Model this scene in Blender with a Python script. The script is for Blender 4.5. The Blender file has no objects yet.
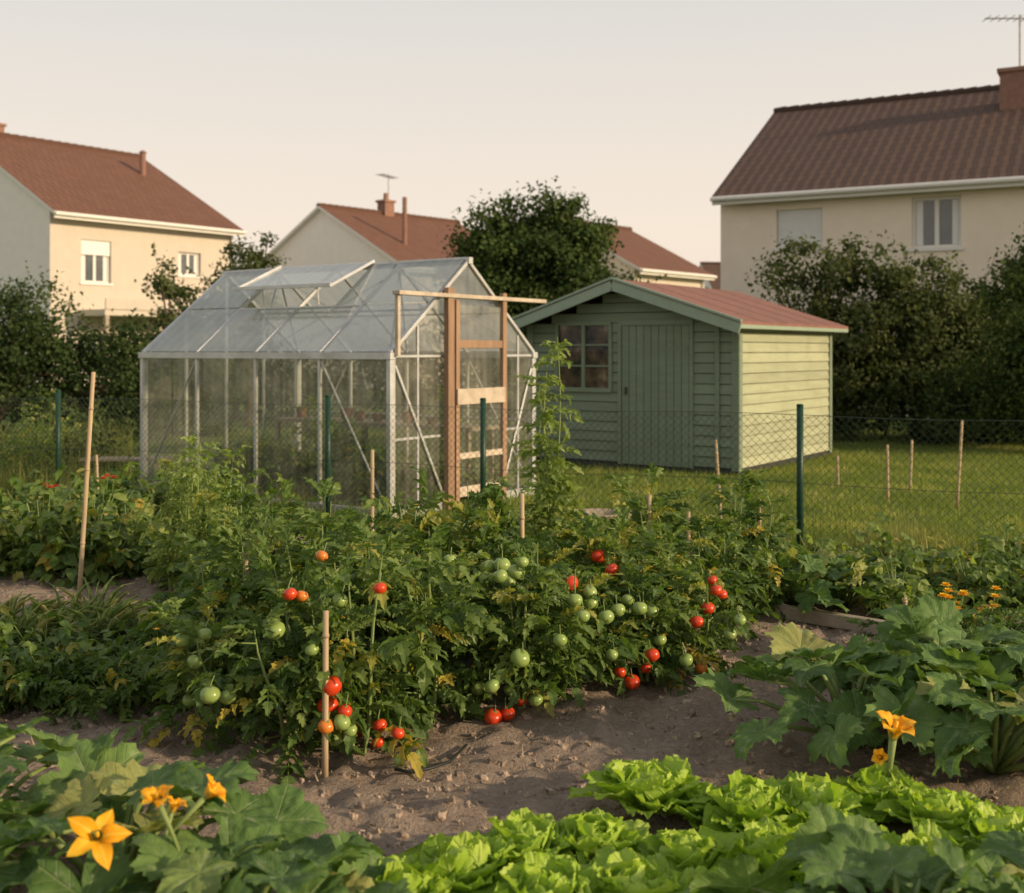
import bpy, math, random
import numpy as np
from mathutils import Vector, Matrix, noise
rng=np.random.default_rng(7); random.seed(7)
scene=bpy.context.scene
F=1150.0; HOR=350.0; CH=1.6
def gp(px,d,z=0.0): return Vector(((px-512)/F*d,d,z))
def yd(y,z=0.0): return F*(CH-z)/(y-HOR)

# ------------------------------------------------------------ mesh builder
class MB:
    def __init__(s): s.V=[];s.Q=[];s.T=[];s.MQ=[];s.MT=[];s.R=[];s.A=[];s.B=[];s.n=0
    def add(s,v,q=None,t=None,m=0,r=0.5,a=None,b=None):
        v=np.asarray(v,float).reshape(-1,3);k=len(v)
        s.V.append(v)
        if q is not None and len(q):
            q=np.asarray(q,int).reshape(-1,4);s.Q.append(q+s.n);s.MQ.append(np.full(len(q),m))
        if t is not None and len(t):
            t=np.asarray(t,int).reshape(-1,3);s.T.append(t+s.n);s.MT.append(np.full(len(t),m))
        s.R.append(np.broadcast_to(np.asarray(r,float),(k,)))
        s.A.append(np.zeros(k) if a is None else np.asarray(a,float))
        s.B.append(np.zeros(k) if b is None else np.asarray(b,float))
        s.n+=k
    def batch(s,tpl,T,P,m=0,r=0.5):
        v,q,t,a,b=tpl;n=len(P);k=len(v)
        if n==0: return
        vv=np.einsum('nij,kj->nki',T,v)+P[:,None,:]
        off=(np.arange(n)*k)[:,None,None]
        qq=(q[None]+off).reshape(-1,4) if len(q) else None
        tt=(t[None]+off).reshape(-1,3) if len(t) else None
        rr=np.repeat(np.broadcast_to(np.asarray(r,float),(n,)),k)
        s.add(vv.reshape(-1,3),qq,tt,m,rr,np.tile(a,n),np.tile(b,n))
    def tube(s,pts,rad,sides=6,m=0,r=0.5,cap=True):
        pts=[Vector(p) for p in pts]
        if not hasattr(rad,'__len__'): rad=[rad]*len(pts)
        V=[];Q=[];T=[]
        for i,p in enumerate(pts):
            d=(pts[min(i+1,len(pts)-1)]-pts[max(i-1,0)]).normalized()
            u=d.cross(Vector((0.13,0.37,0.92)))
            if u.length<1e-3:u=d.cross(Vector((1,0,0)))
            u.normalize();w=d.cross(u)
            for j in range(sides):
                an=2*math.pi*j/sides
                V.append(p+(u*math.cos(an)+w*math.sin(an))*rad[i])
        for i in range(len(pts)-1):
            for j in range(sides):
                a=i*sides+j;b=i*sides+(j+1)%sides
                Q.append((a,b,b+sides,a+sides))
        if cap:
            for e,base in ((0,0),(1,(len(pts)-1)*sides)):
                c=len(V);V.append(pts[-1 if e else 0])
                for j in range(sides):
                    T.append((base+j,base+(j+1)%sides,c) if e else (base+(j+1)%sides,base+j,c))
        s.add([tuple(v) for v in V],Q,T,m,r,[0.1]*len(V))
    def beam(s,p0,p1,w,h,m=0,up=(0,0,1),r=0.5):
        p0=Vector(p0);p1=Vector(p1);d=(p1-p0).normalized();u=Vector(up)
        x=d.cross(u)
        if x.length<1e-3:x=d.cross(Vector((0,1,0)))
        x.normalize();z=x.cross(d)
        V=[]
        for p in (p0,p1):
            for sx,sz in ((-1,-1),(1,-1),(1,1),(-1,1)):
                V.append(p+x*sx*w/2+z*sz*h/2)
        s.add([tuple(v) for v in V],[(0,1,2,3),(7,6,5,4),(0,4,5,1),(1,5,6,2),(2,6,7,3),(3,7,4,0)],None,m,r)
    def box(s,lo,hi,m=0,r=0.5):
        x0,y0,z0=lo;x1,y1,z1=hi
        s.add([(x0,y0,z0),(x1,y0,z0),(x1,y1,z0),(x0,y1,z0),(x0,y0,z1),(x1,y0,z1),(x1,y1,z1),(x0,y1,z1)],
          [(0,3,2,1),(4,5,6,7),(0,1,5,4),(1,2,6,5),(2,3,7,6),(3,0,4,7)],None,m,r)
    def mesh(s,name,mats,smooth=False):
        V=np.concatenate(s.V);Q=np.concatenate(s.Q) if s.Q else np.zeros((0,4),int)
        T=np.concatenate(s.T) if s.T else np.zeros((0,3),int)
        mi=np.concatenate((s.MQ if s.MQ else [])+(s.MT if s.MT else [])) 
        me=bpy.data.meshes.new(name)
        me.vertices.add(len(V));me.vertices.foreach_set('co',V.ravel().astype(np.float32))
        li=np.concatenate([Q.ravel(),T.ravel()]).astype(np.int32)
        me.loops.add(len(li));me.loops.foreach_set('vertex_index',li)
        nq,ntr=len(Q),len(T)
        me.polygons.add(nq+ntr)
        ls=np.concatenate([np.arange(nq)*4,nq*4+np.arange(ntr)*3]).astype(np.int32)
        me.polygons.foreach_set('loop_start',ls)
        try: me.polygons.foreach_set('loop_total',np.concatenate([np.full(nq,4),np.full(ntr,3)]).astype(np.int32))
        except Exception: pass
        me.polygons.foreach_set('material_index',mi.astype(np.int32))
        me.polygons.foreach_set('use_smooth',np.full(nq+ntr,smooth,dtype=bool))
        me.update(calc_edges=True)
        for nm,arr in (('rnd',s.R),('va',s.A),('vb',s.B)):
            at=me.attributes.new(nm,'FLOAT','POINT');at.data.foreach_set('value',np.concatenate(arr).astype(np.float32))
        for mt in mats: me.materials.append(mt)
        return me
    def obj(s,name,mats,parent=None,smooth=False,bevel=0):
        o=bpy.data.objects.new(name,s.mesh(name,mats,smooth));scene.collection.objects.link(o)
        if parent: o.parent=parent
        if bevel:
            b=o.modifiers.new('b','BEVEL');b.width=bevel;b.segments=2;b.limit_method='ANGLE'
        return o
def empty(name,loc=(0,0,0),rz=0):
    e=bpy.data.objects.new(name,None);e.location=loc;e.rotation_euler=(0,0,rz);scene.collection.objects.link(e);return e
def inst(name,me,loc,rz=0,sc=1.0):
    o=bpy.data.objects.new(name,me);o.location=loc;o.rotation_euler=(0,0,rz)
    o.scale=(sc,)*3 if not hasattr(sc,'__len__') else sc
    scene.collection.objects.link(o);return o
def nrm(a): return a/np.maximum(np.linalg.norm(a,axis=-1,keepdims=True),1e-9)
def frames(y,z,sc):
    y=nrm(y);x=nrm(np.cross(y,z));z=np.cross(x,y)
    T=np.stack([x,y,z],axis=-1)
    sc=np.asarray(sc,float)
    if sc.ndim==0: sc=np.full(len(y),sc)
    if sc.ndim==1: return T*sc[:,None,None]
    return T*sc[:,None,:]
def outf(az,el,sc,roll=None):
    o=np.stack([np.cos(az),np.sin(az),np.zeros_like(az)],-1);up=np.array([0,0,1.0])
    y=o*np.cos(el)[:,None]+up*np.sin(el)[:,None]
    z=-o*np.sin(el)[:,None]+up*np.cos(el)[:,None]
    if roll is not None:
        sd=np.cross(y,z);z=z*np.cos(roll)[:,None]+sd*np.sin(roll)[:,None]
    return frames(y,z,sc)

# ------------------------------------------------------------ materials
def newmat(name):
    m=bpy.data.materials.new(name);m.use_nodes=True;nt=m.node_tree
    for n in list(nt.nodes): nt.nodes.remove(n)
    return m,nt
class NT:
    def __init__(s,nt): s.nt=nt
    def n(s,typ,ins=None,**kw):
        nd=s.nt.nodes.new(typ)
        for k,v in kw.items(): setattr(nd,k,v)
        if ins:
            for k,v in ins.items():
                if isinstance(v,bpy.types.NodeSocket): s.nt.links.new(v,nd.inputs[k])
                else: nd.inputs[k].default_value=v
        return nd
    def attr(s,name): return s.n('ShaderNodeAttribute',attribute_name=name).outputs['Fac']
    def math(s,op,a,b=0.0,c=None,clamp=False):
        d={0:a,1:b}
        if c is not None:d[2]=c
        return s.n('ShaderNodeMath',d,operation=op,use_clamp=clamp).outputs[0]
    def mix(s,f,a,b,bt='MIX'):
        nd=s.n('ShaderNodeMixRGB',{0:f,1:a,2:b},blend_type=bt);return nd.outputs[0]
    def ramp(s,f,stops):
        nd=s.n('ShaderNodeValToRGB',{0:f});cr=nd.color_ramp
        while len(cr.elements)<len(stops): cr.elements.new(0.5)
        for e,(p,c) in zip(cr.elements,stops): e.position=p;e.color=(*c,1) if len(c)==3 else c
        return nd.outputs[0]
    def noise(s,scale,detail=3,vec=None,rough=0.55,out='Fac'):
        ins={'Scale':scale,'Detail':detail,'Roughness':rough}
        if vec is not None: ins['Vector']=vec
        return s.n('ShaderNodeTexNoise',ins).outputs[out]
    def out(s,sh): s.n('ShaderNodeOutputMaterial',{0:sh})
def c4(c): return (*c,1)
def leafmat(name,dark,mid,light,yellow=None,rough=0.45,tr=0.3,vein=None,vw=0.02,k2=0,mott=0.0,spec=0.3,trc=1.6,bumps=0.0,bump_on=False,vs=.75,spot=None):
    m,nt=newmat(name);t=NT(nt)
    r=t.attr('rnd')
    st=[(0.0,dark),(0.5,mid),(0.9,light)]
    if yellow: st.append((0.97,yellow))
    col=t.ramp(r,st)
    tc=t.n('ShaderNodeTexCoord').outputs['Object']
    if mott:
        nz=t.noise(11,2,tc)
        col=t.mix(mott,col,t.ramp(nz,[(0.3,tuple(c*0.45 for c in mid)),(0.7,tuple(min(1,c*1.6) for c in light))]))
    bump=None
    if vein:
        a=t.attr('va');b=t.attr('vb')
        v1=t.math('SUBTRACT',1.0,t.math('DIVIDE',a,vw),clamp=True)
        if k2:
            pp=t.math('PINGPONG',t.math('MULTIPLY',t.math('SUBTRACT',b,a),k2),0.5)
            v2=t.math('MULTIPLY',t.math('SUBTRACT',1.0,t.math('DIVIDE',pp,0.09),clamp=True),0.55)
            v1=t.math('MAXIMUM',v1,v2)
        if spot:
            nr_=t.math('SUBTRACT',1.0,t.math('DIVIDE',a,.16),clamp=True)
            sp=t.math('MULTIPLY',t.math('MULTIPLY',t.math('SUBTRACT',t.noise(38,2,tc),.52,clamp=True),9.0,clamp=True),nr_)
            col=t.mix(t.math('MULTIPLY',sp,.45),col,c4(spot))
        col=t.mix(t.math('MULTIPLY',v1,vs),col,c4(vein))
        if bump_on:
            bump=t.n('ShaderNodeBump',{'Strength':0.5,'Distance':0.012,'Height':t.math('ADD',t.math('MULTIPLY',v1,-1.0),t.math('MULTIPLY',t.noise(45,2,tc),bumps))}).outputs[0]
    ins={'Base Color':col,'Roughness':rough,'Specular IOR Level':spec}
    if bump is not None: ins['Normal']=bump
    p=t.n('ShaderNodeBsdfPrincipled',ins)
    tl=t.n('ShaderNodeBsdfTranslucent',{'Color':t.mix(1.0,col,(trc,trc*1.05,trc*0.4,1),'MULTIPLY')})
    t.out(t.n('ShaderNodeMixShader',{0:tr,1:p.outputs[0],2:tl.outputs[0]}).outputs[0])
    return m
def plain(name,c,rough=0.7,var=0.25,scale=8,metal=0,bump=0.0,bscale=40,spec=0.3,stretch=None,dirt=None):
    m,nt=newmat(name);t=NT(nt)
    tc=t.n('ShaderNodeTexCoord').outputs['Object']
    vec=tc
    if stretch: vec=t.n('ShaderNodeMapping',{'Vector':tc,'Scale':stretch}).outputs[0]
    nz=t.noise(scale,3,vec)
    r=t.attr('rnd')
    f=t.math('ADD',t.math('MULTIPLY',t.math('SUBTRACT',nz,0.5),var*2.2),t.math('MULTIPLY',t.math('SUBTRACT',r,0.5),var))
    f=t.math('ADD',f,1.0)
    col=t.mix(1.0,c4(c),t.n('ShaderNodeCombineColor',{0:f,1:f,2:f}).outputs[0],'MULTIPLY')
    if dirt:
        dn=t.noise(2.3,5,tc,0.7)
        col=t.mix(t.math('MULTIPLY',t.math('SUBTRACT',dn,0.48,clamp=True),3.0,clamp=True),col,c4(dirt))
    ins={'Base Color':col,'Roughness':rough,'Metallic':metal,'Specular IOR Level':spec}
    if bump: ins['Normal']=t.n('ShaderNodeBump',{'Strength':bump,'Distance':0.01,'Height':t.noise(bscale,2,vec)}).outputs[0]
    t.out(t.n('ShaderNodeBsdfPrincipled',ins).outputs[0]);return m
def tilemat(name,c1,c2,c3,tw=0.26,th=0.34):
    m,nt=newmat(name);t=NT(nt)
    vec=t.n('ShaderNodeCombineXYZ',{0:t.attr('va'),1:t.attr('vb')}).outputs[0]
    br=t.n('ShaderNodeTexBrick',{'Vector':vec,'Color1':c4(c1),'Color2':c4(c2),'Mortar':c4(tuple(x*0.35 for x in c1)),'Scale':1.0,'Mortar Size':0.018,'Mortar Smooth':0.6,'Brick Width':tw,'Row Height':th})
    col=t.mix(t.math('MULTIPLY',t.noise(0.9,5,vec),0.75),br.outputs[0],c4(c3))
    w=t.math('PINGPONG',t.math('DIVIDE',t.attr('va'),tw),0.5)
    row=t.math('FRACT',t.math('DIVIDE',t.attr('vb'),th))
    h=t.math('ADD',w,t.math('MULTIPLY',row,-0.9))
    bp=t.n('ShaderNodeBump',{'Strength':0.6,'Distance':0.05,'Height':h}).outputs[0]
    t.out(t.n('ShaderNodeBsdfPrincipled',{'Base Color':col,'Roughness':0.8,'Specular IOR Level':0.2,'Normal':bp}).outputs[0]);return m
def glazing(name,tr,tint,rib=0.0,milky=(0.62,0.66,0.66),amt=.6,gr=.08):
    m,nt=newmat(name);t=NT(nt)
    tc=t.n('ShaderNodeTexCoord').outputs['Object']
    nz=t.noise(2.5,4,tc,0.65)
    fac=t.math('ADD',tr,t.math('MULTIPLY',t.math('SUBTRACT',nz,0.5),amt),clamp=True)
    if rib:
        a=t.math('PINGPONG',t.math('MULTIPLY',t.attr('va'),rib),0.5)
        fac=t.math('ADD',fac,t.math('MULTIPLY',t.math('SUBTRACT',a,0.25),0.2),clamp=True)
    tp=t.n('ShaderNodeBsdfTransparent',{0:c4(tint)}).outputs[0]
    df=t.n('ShaderNodeBsdfDiffuse',{0:c4(milky)}).outputs[0]
    tl=t.n('ShaderNodeBsdfTranslucent',{0:c4(milky)}).outputs[0]
    dd=t.n('ShaderNodeMixShader',{0:0.5,1:df,2:tl}).outputs[0]
    a=t.n('ShaderNodeMixShader',{0:fac,1:dd,2:tp}).outputs[0]
    gl=t.n('ShaderNodeBsdfGlossy',{0:(0.95,0.95,0.95,1),'Roughness':gr}).outputs[0]
    fr=t.n('ShaderNodeFresnel',{0:1.5}).outputs[0]
    t.out(t.n('ShaderNodeMixShader',{0:fr,1:a,2:gl}).outputs[0]);return m

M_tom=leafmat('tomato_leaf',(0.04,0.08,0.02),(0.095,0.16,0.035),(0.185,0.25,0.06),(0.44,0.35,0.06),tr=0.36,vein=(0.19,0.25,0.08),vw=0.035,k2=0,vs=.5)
M_stem=plain('green_stem',(0.19,0.25,0.08),0.55,0.3)
M_zuc=leafmat('zucchini_leaf',(0.045,0.10,0.028),(0.085,0.165,0.042),(0.155,0.245,0.065),(0.38,0.36,0.12),rough=0.6,tr=0.26,vein=(0.30,0.38,0.16),vw=0.02,k2=4.5,mott=0.3,bumps=0.8,bump_on=True,vs=.75,spot=(.33,.40,.24),spec=.22)
M_let=leafmat('lettuce_leaf',(0.20,0.34,0.03),(0.36,0.52,0.06),(0.52,0.66,0.13),rough=0.45,tr=0.38,vein=(0.60,0.68,0.28),vw=0.035,k2=3,trc=1.2,bumps=0.6,bump_on=True,vs=.5)
M_bean=leafmat('bean_leaf',(0.045,0.09,0.022),(0.10,0.17,0.035),(0.18,0.25,0.06),(0.38,0.31,0.06),tr=0.34,vein=(0.19,0.25,0.09),vw=0.03,vs=.5)
M_pale=leafmat('pale_leaf',(0.10,0.15,0.035),(0.20,0.27,0.065),(0.30,0.37,0.11),(0.44,0.38,0.12),tr=0.38,vein=(0.28,0.34,0.13),vw=0.03,vs=.5)
M_leek=leafmat('leek_leaf',(0.14,0.20,0.09),(0.22,0.29,0.12),(0.34,0.38,0.17),(0.45,0.40,0.2),tr=0.28)
M_grass=leafmat('grass_blade',(0.12,0.17,0.03),(0.20,0.25,0.045),(0.31,0.33,0.075),(0.44,0.40,0.16),tr=0.38)
M_weed=leafmat('weed_blade',(0.09,0.13,0.035),(0.18,0.21,0.055),(0.29,0.29,0.10),(0.42,0.35,0.16),tr=0.32)
M_tree=leafmat('tree_leaf',(0.022,0.042,0.012),(0.05,0.082,0.02),(0.10,0.135,0.036),tr=0.26,spec=.15,rough=.65)
M_hedge=leafmat('hedge_leaf',(0.022,0.042,0.015),(0.046,0.075,0.023),(0.09,0.12,0.04),tr=0.24,spec=.12,rough=.7)
M_olive=leafmat('olive_leaf',(0.038,0.056,0.02),(0.07,0.092,0.032),(0.13,0.15,0.055),tr=0.26,spec=.12,rough=.7)
M_bark=plain('bark',(0.10,0.075,0.055),0.9,0.5,14,bump=0.6)
def fruitmat(name,c,c2):
    m,nt=newmat(name);t=NT(nt)
    tc=t.n('ShaderNodeTexCoord').outputs['Object']
    col=t.mix(t.noise(14,2,tc),c4(c),c4(c2))
    t.out(t.n('ShaderNodeBsdfPrincipled',{'Base Color':col,'Roughness':0.28,'Specular IOR Level':0.45}).outputs[0]);return m
M_red=fruitmat('ripe_tomato_skin',(0.52,0.025,0.01),(0.66,0.08,0.015))
M_ora=fruitmat('orange_tomato_skin',(0.68,0.14,0.02),(0.62,0.25,0.04))
M_grn=fruitmat('green_tomato_skin',(0.18,0.28,0.06),(0.32,0.40,0.12))
M_flow=leafmat('zucchini_petal',(0.9,0.36,0.01),(0.95,0.44,0.012),(0.97,0.55,0.03),tr=0.3,rough=0.55,vein=(0.98,0.68,0.10),vw=0.04,trc=1.0,vs=.6)
M_mari=leafmat('marigold_petal',(0.8,0.36,0.01),(0.9,0.5,0.02),(0.95,0.68,0.05),tr=0.2,trc=1.0)
M_redfl=leafmat('red_petal',(0.5,0.03,0.02),(0.65,0.06,0.03),(0.7,0.15,0.05),tr=0.2,trc=1.0)
M_bamboo=plain('weathered_stake',(0.44,0.33,0.20),0.7,0.35,20,stretch=(1,1,0.15),bump=0.3)
M_wood=plain('door_timber',(0.31,0.195,0.125),0.8,0.4,18,stretch=(1,1,0.12),bump=0.4)
M_wood2=plain('grey_timber',(0.36,0.30,0.23),0.8,0.4,18,stretch=(0.2,1,1),bump=0.5)
M_pale_w=plain('pale_timber',(0.50,0.42,0.33),0.75,0.4,9,bump=0.3,dirt=(.36,.30,.23))
M_alu=plain('aluminium_frame',(0.56,0.57,0.57),0.45,0.25,6,metal=0.6,dirt=(0.38,0.36,0.32))
M_fence=plain('green_coated_steel',(0.015,0.055,0.035),0.4,0.2)
M_wire=plain('fence_wire',(0.06,0.08,0.065),0.5,0.2)
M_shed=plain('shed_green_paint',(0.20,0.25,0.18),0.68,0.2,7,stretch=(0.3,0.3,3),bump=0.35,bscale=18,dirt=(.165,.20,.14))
M_shedS=plain('shed_pale_green_paint',(0.36,0.38,0.25),0.7,0.2,7,stretch=(0.3,0.3,3),bump=0.35,bscale=18,dirt=(.29,.30,.19))  # paler, yellower green, only on the right side wall
M_shed2=plain('shed_trim_green',(0.27,0.34,0.26),0.6,0.15,7,bump=0.2)
M_felt=plain('red_roof_felt',(0.25,0.125,0.10),0.9,0.3,10,bump=0.5,bscale=60,dirt=(0.18,0.105,0.09))
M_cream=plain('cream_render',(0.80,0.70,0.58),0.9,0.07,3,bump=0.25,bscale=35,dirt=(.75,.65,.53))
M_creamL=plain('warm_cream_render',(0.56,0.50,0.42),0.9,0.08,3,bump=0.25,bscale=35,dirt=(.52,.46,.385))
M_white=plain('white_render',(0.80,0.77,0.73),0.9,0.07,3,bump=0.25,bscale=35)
M_trim=plain('white_trim',(0.72,0.70,0.66),0.5,0.05)
M_shut=plain('roller_shutter',(0.72,0.72,0.70),0.5,0.06)
M_chim=plain('chimney_brick',(0.25,0.14,0.105),0.85,0.3,9,bump=0.4)
M_dark=plain('dark_metal',(0.05,0.05,0.05),0.5,0.2)
M_anten=plain('antenna_metal',(0.25,0.23,0.21),0.5,0.2,metal=0.4)
M_tile1=tilemat('dark_brown_tiles',(0.135,0.078,0.058),(0.105,0.062,0.048),(0.10,0.072,0.06))
M_tile2=tilemat('red_brown_tiles',(0.22,0.098,0.062),(0.17,0.078,0.05),(0.165,0.095,0.07))
M_groof=glazing('greenhouse_roof_glazing',0.42,(0.90,0.95,0.96),6,(0.72,0.77,0.79),.7)
M_gwall=glazing('greenhouse_wall_glazing',0.80,(0.92,0.93,0.88),8,(0.62,0.60,0.52),.75)
m,nt=newmat('window_glass');t=NT(nt)
t.out(t.n('ShaderNodeBsdfPrincipled',{'Base Color':t.mix(t.noise(1.5,2,t.n('ShaderNodeTexCoord').outputs['Object']),(0.05,0.06,0.07,1),(0.16,0.17,0.18,1)),'Roughness':0.06,'Specular IOR Level':0.8}).outputs[0]);M_glass=m
m,nt=newmat('shed_window_glass');t=NT(nt)
t.out(t.n('ShaderNodeBsdfPrincipled',{'Base Color':t.ramp(t.noise(4.5,3,t.n('ShaderNodeTexCoord').outputs['Object']),[(.35,(.02,.02,.018)),(.6,(.12,.085,.055)),(.75,(.32,.27,.2))]),'Roughness':0.05,'Specular IOR Level':0.35}).outputs[0]);M_glass2=m
M_hose=plain('black_hose',(0.02,0.025,0.02),0.5,0.1)
M_clod=plain('soil_clod',(0.31,0.235,0.18),0.95,0.6,30)
M_straw=leafmat('dry_litter',(0.2,0.15,0.09),(0.36,0.28,0.17),(0.5,0.41,0.27),tr=0.1)

# ------------------------------------------------------------ templates
def grid_faces(nr,nc):
    return np.array([(i*nc+j,i*nc+j+1,(i+1)*nc+j+1,(i+1)*nc+j) for i in range(nr-1) for j in range(nc-1)])
E3=np.zeros((0,3),int)
def leaflet(jag=1.0,fold=0.25,droop=0.3,wid=0.36,ph=0):
    S=np.array([0,.1,.24,.36,.52,.64,.8,1.0])
    W=np.array([.03,.55,.95,.62,.88,.45,.40,.0]) if jag else np.array([.03,.55,.9,1,.95,.75,.42,.0])
    W=W*wid
    v=[];a=[];b=[]
    for i,(s,w) in enumerate(zip(S,W)):
        for tt in (-1,0,1):
            sy=s+(0.07*jag*abs(tt)*(1 if i%2==0 else -0.3) if 0<i<7 else 0)
            z=fold*abs(tt)*w-droop*s*s+0.05*math.sin(s*9+ph+tt*1.5)*abs(tt)
            v.append((tt*w,sy,z));a.append(abs(tt)*w);b.append(s)
    return (np.array(v),grid_faces(8,3),E3,np.array(a),np.array(b))
def simpleleaf(w=0.3,fold=0.2,droop=0.2):
    v=np.array([(0,0,0),(-w,.45,fold*w),(0,.5,-droop*.25),(w,.45,fold*w),(0,1,-droop)])
    return (v,np.zeros((0,4),int),np.array([(0,2,1),(0,3,2),(1,2,4),(2,3,4)]),np.abs(v[:,0]),v[:,1])
def merge_tpl(parts):
    V=[];Q=[];T=[];A=[];B=[];n=0
    for v,q,t_,a,b in parts:
        V.append(v);Q.append(q+n);T.append(t_+n);A.append(a);B.append(b);n+=len(v)
    return (np.concatenate(V),np.concatenate(Q),np.concatenate(T),np.concatenate(A),np.concatenate(B))
def xf(tpl,R,p):
    v=tpl[0]@np.array(R).T+np.array(p);return (v,)+tpl[1:]
def compound(seed):
    g=random.Random(seed);parts=[]
    cv=g.uniform(.25,.6)
    rz=lambda s:-cv*s*s+0.12*s
    pts=[(0,s,rz(s)) for s in (0,.35,.7,1.0)]
    v=[]
    for i,p in enumerate(pts):
        w=.012*(1.2-i*.25);v+= [(p[0]-w,p[1],p[2]),(p[0]+w,p[1],p[2]+.004)]
    parts.append((np.array(v),grid_faces(4,2),E3,np.full(8,0.0),np.full(8,0.1)))
    for s,sz in ((.22,.22),(.34,.38),(.47,.18),(.60,.42),(.8,.38)):
        for sd in (-1,1):
            z=sz*g.uniform(.75,1.15)
            an=sd*math.radians(g.uniform(45,80));tw=sd*g.uniform(-.3,.9);pt=g.uniform(-.8,.2)
            R=Matrix.Rotation(-an,3,'Z')@Matrix.Rotation(pt,3,'X')@Matrix.Rotation(tw,3,'Y')
            parts.append(xf(leaflet(ph=g.uniform(0,6),droop=g.uniform(.15,.6),fold=g.uniform(.1,.7),wid=g.uniform(.27,.35)),np.array(R)*z,(0,s+g.uniform(-.03,.03),rz(s))))
    R=Matrix.Rotation(g.uniform(-1.1,-.5),3,'X')
    parts.append(xf(leaflet(ph=g.uniform(0,6),wid=.32),np.array(R)*.48,(0,.95,rz(.95))))
    return merge_tpl(parts)
COMP=[compound(i) for i in range(8)]
def trifol(seed):
    g=random.Random(seed);parts=[]
    for an,p in ((0,.45),(-1.25,.38),(1.25,.38)):
        R=Matrix.Rotation(an,3,'Z')@Matrix.Rotation(g.uniform(-.7,.1),3,'X')
        parts.append(xf(leaflet(jag=0,wid=.38,ph=g.uniform(0,6),fold=.2,droop=.3),np.array(R)*g.uniform(.5,.62),(0,p,0)))
    v=np.array([(-.012,0,0),(.012,0,0),(-.01,.45,0.01),(.01,.45,0.01)])
    parts.append((v,np.array([(0,1,3,2)]),E3,np.zeros(4),np.full(4,.1)))
    return merge_tpl(parts)
TRI=[trifol(i) for i in range(5)]
def zleaf(seed,cup=.22,deep=.42):
    g=random.Random(seed);na=90;nr=10
    v=[(0,0,0)];a=[0];b=[0]
    p1,p2,p3=[g.uniform(0,6) for _ in range(3)];tilt=g.uniform(-.15,.15)
    lob=[g.uniform(.9,1.08) for _ in range(5)]
    for i in range(1,nr+1):
        s=i/nr
        for j in range(na+1):
            ph=-math.pi+2*math.pi*j/na
            c=math.cos(2.5*ph)**2
            r=(1-deep)+deep*c**.6
            r*=(.95+.13*math.cos(ph))
            d=math.pi-abs(ph)
            r*=min(1,.25+d*1.8)
            k=round(ph/math.radians(72));k=max(-2,min(2,k));dl=ph-k*math.radians(72)
            r*=1+(lob[k+2]-1)*c
            tooth=(.06 if j%3==1 else -.025)*(s**3)
            r=r*(1+tooth)+.03*math.sin(ph*7+p1)+.015*math.sin(ph*11+p2)
            rr=r*s
            z=cup*rr*rr*1.1+.11*rr*min(1,abs(dl)/.5)+.045*math.sin(ph*4+p2)*rr**2+.05*math.sin(ph*13+p3+s*4)*rr**2-.28*rr**4*(1+tilt*math.sin(ph))
            z+=.022*math.sin(rr*26+ph*3)*min(1,abs(dl)*3)*rr
            v.append((rr*math.sin(ph),rr*math.cos(ph),z));a.append(rr*abs(math.sin(dl)));b.append(rr*math.cos(dl))
    T=[(0,1+j+1,1+j) for j in range(na)]
    Q=[(1+(i*(na+1))+j,1+(i*(na+1))+j+1,1+((i+1)*(na+1))+j+1,1+((i+1)*(na+1))+j) for i in range(nr-1) for j in range(na)]
    return (np.array(v),np.array(Q),np.array(T),np.array(a),np.array(b))
ZL=[zleaf(i,cup=random.Random(i).uniform(.1,.45),deep=random.Random(i+9).uniform(.22,.36)) for i in range(7)]
def lleaf(seed,curl):
    g=random.Random(seed);nr,nc=15,25;v=[];a=[];b=[]
    p=[g.uniform(0,6) for _ in range(4)]
    for i in range(nr):
        s=i/(nr-1)
        w=.5*(.26+.95*math.sin(min(1,s*1.2)*math.pi/2)**1.2)*(1-.30*s**5)
        for j in range(nc):
            tt=-1+2*j/(nc-1)
            e=max(abs(tt)**3,s**5)
            y=s*(1-.42*abs(tt)**2.4*s)+.022*math.sin(tt*9+p[0])*s**4+.014*math.sin(tt*27+p[2])*s**5
            x=tt*w
            z=.85*(abs(tt)**2)*w*.7+curl*s**2.2
            z+=.065*e*math.sin(tt*8+p[1]+s*4)+.042*e*math.sin(tt*20+p[2]+s*14)
            z+=.016*math.sin(x*24+p[3])*math.sin(y*20+p[1])*s
            v.append((x,y,z));a.append(abs(x));b.append(y)
    return (np.array(v),grid_faces(nr,nc),E3,np.array(a),np.array(b))
def blade():
    v=np.array([(-.5,0,0),(.5,0,0),(-.35,.5,.08),(.35,.5,.08),(0,1,.35)])
    return (v,np.array([(0,1,3,2)]),np.array([(2,3,4)]),np.zeros(5),np.array([0,0,.5,.5,1]))
BL=blade()
def sphere(ns=14,nr=9,fl=.86):
    v=[]
    for i in range(nr+1):
        th=math.pi*i/nr
        for j in range(ns):
            ph=2*math.pi*j/ns
            rib=1+.03*math.cos(5*ph)*math.sin(th)
            z=math.cos(th)*fl
            if i<2: z-=.10*(2-i)*.5
            v.append((math.sin(th)*math.cos(ph)*rib,math.sin(th)*math.sin(ph)*rib,z))
    q=[(i*ns+j,(i+1)*ns+j,(i+1)*ns+(j+1)%ns,i*ns+(j+1)%ns) for i in range(nr) for j in range(ns)]
    v=np.array(v);return (v,np.array(q),E3,np.zeros(len(v)),np.zeros(len(v)))
SPH=sphere()

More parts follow.
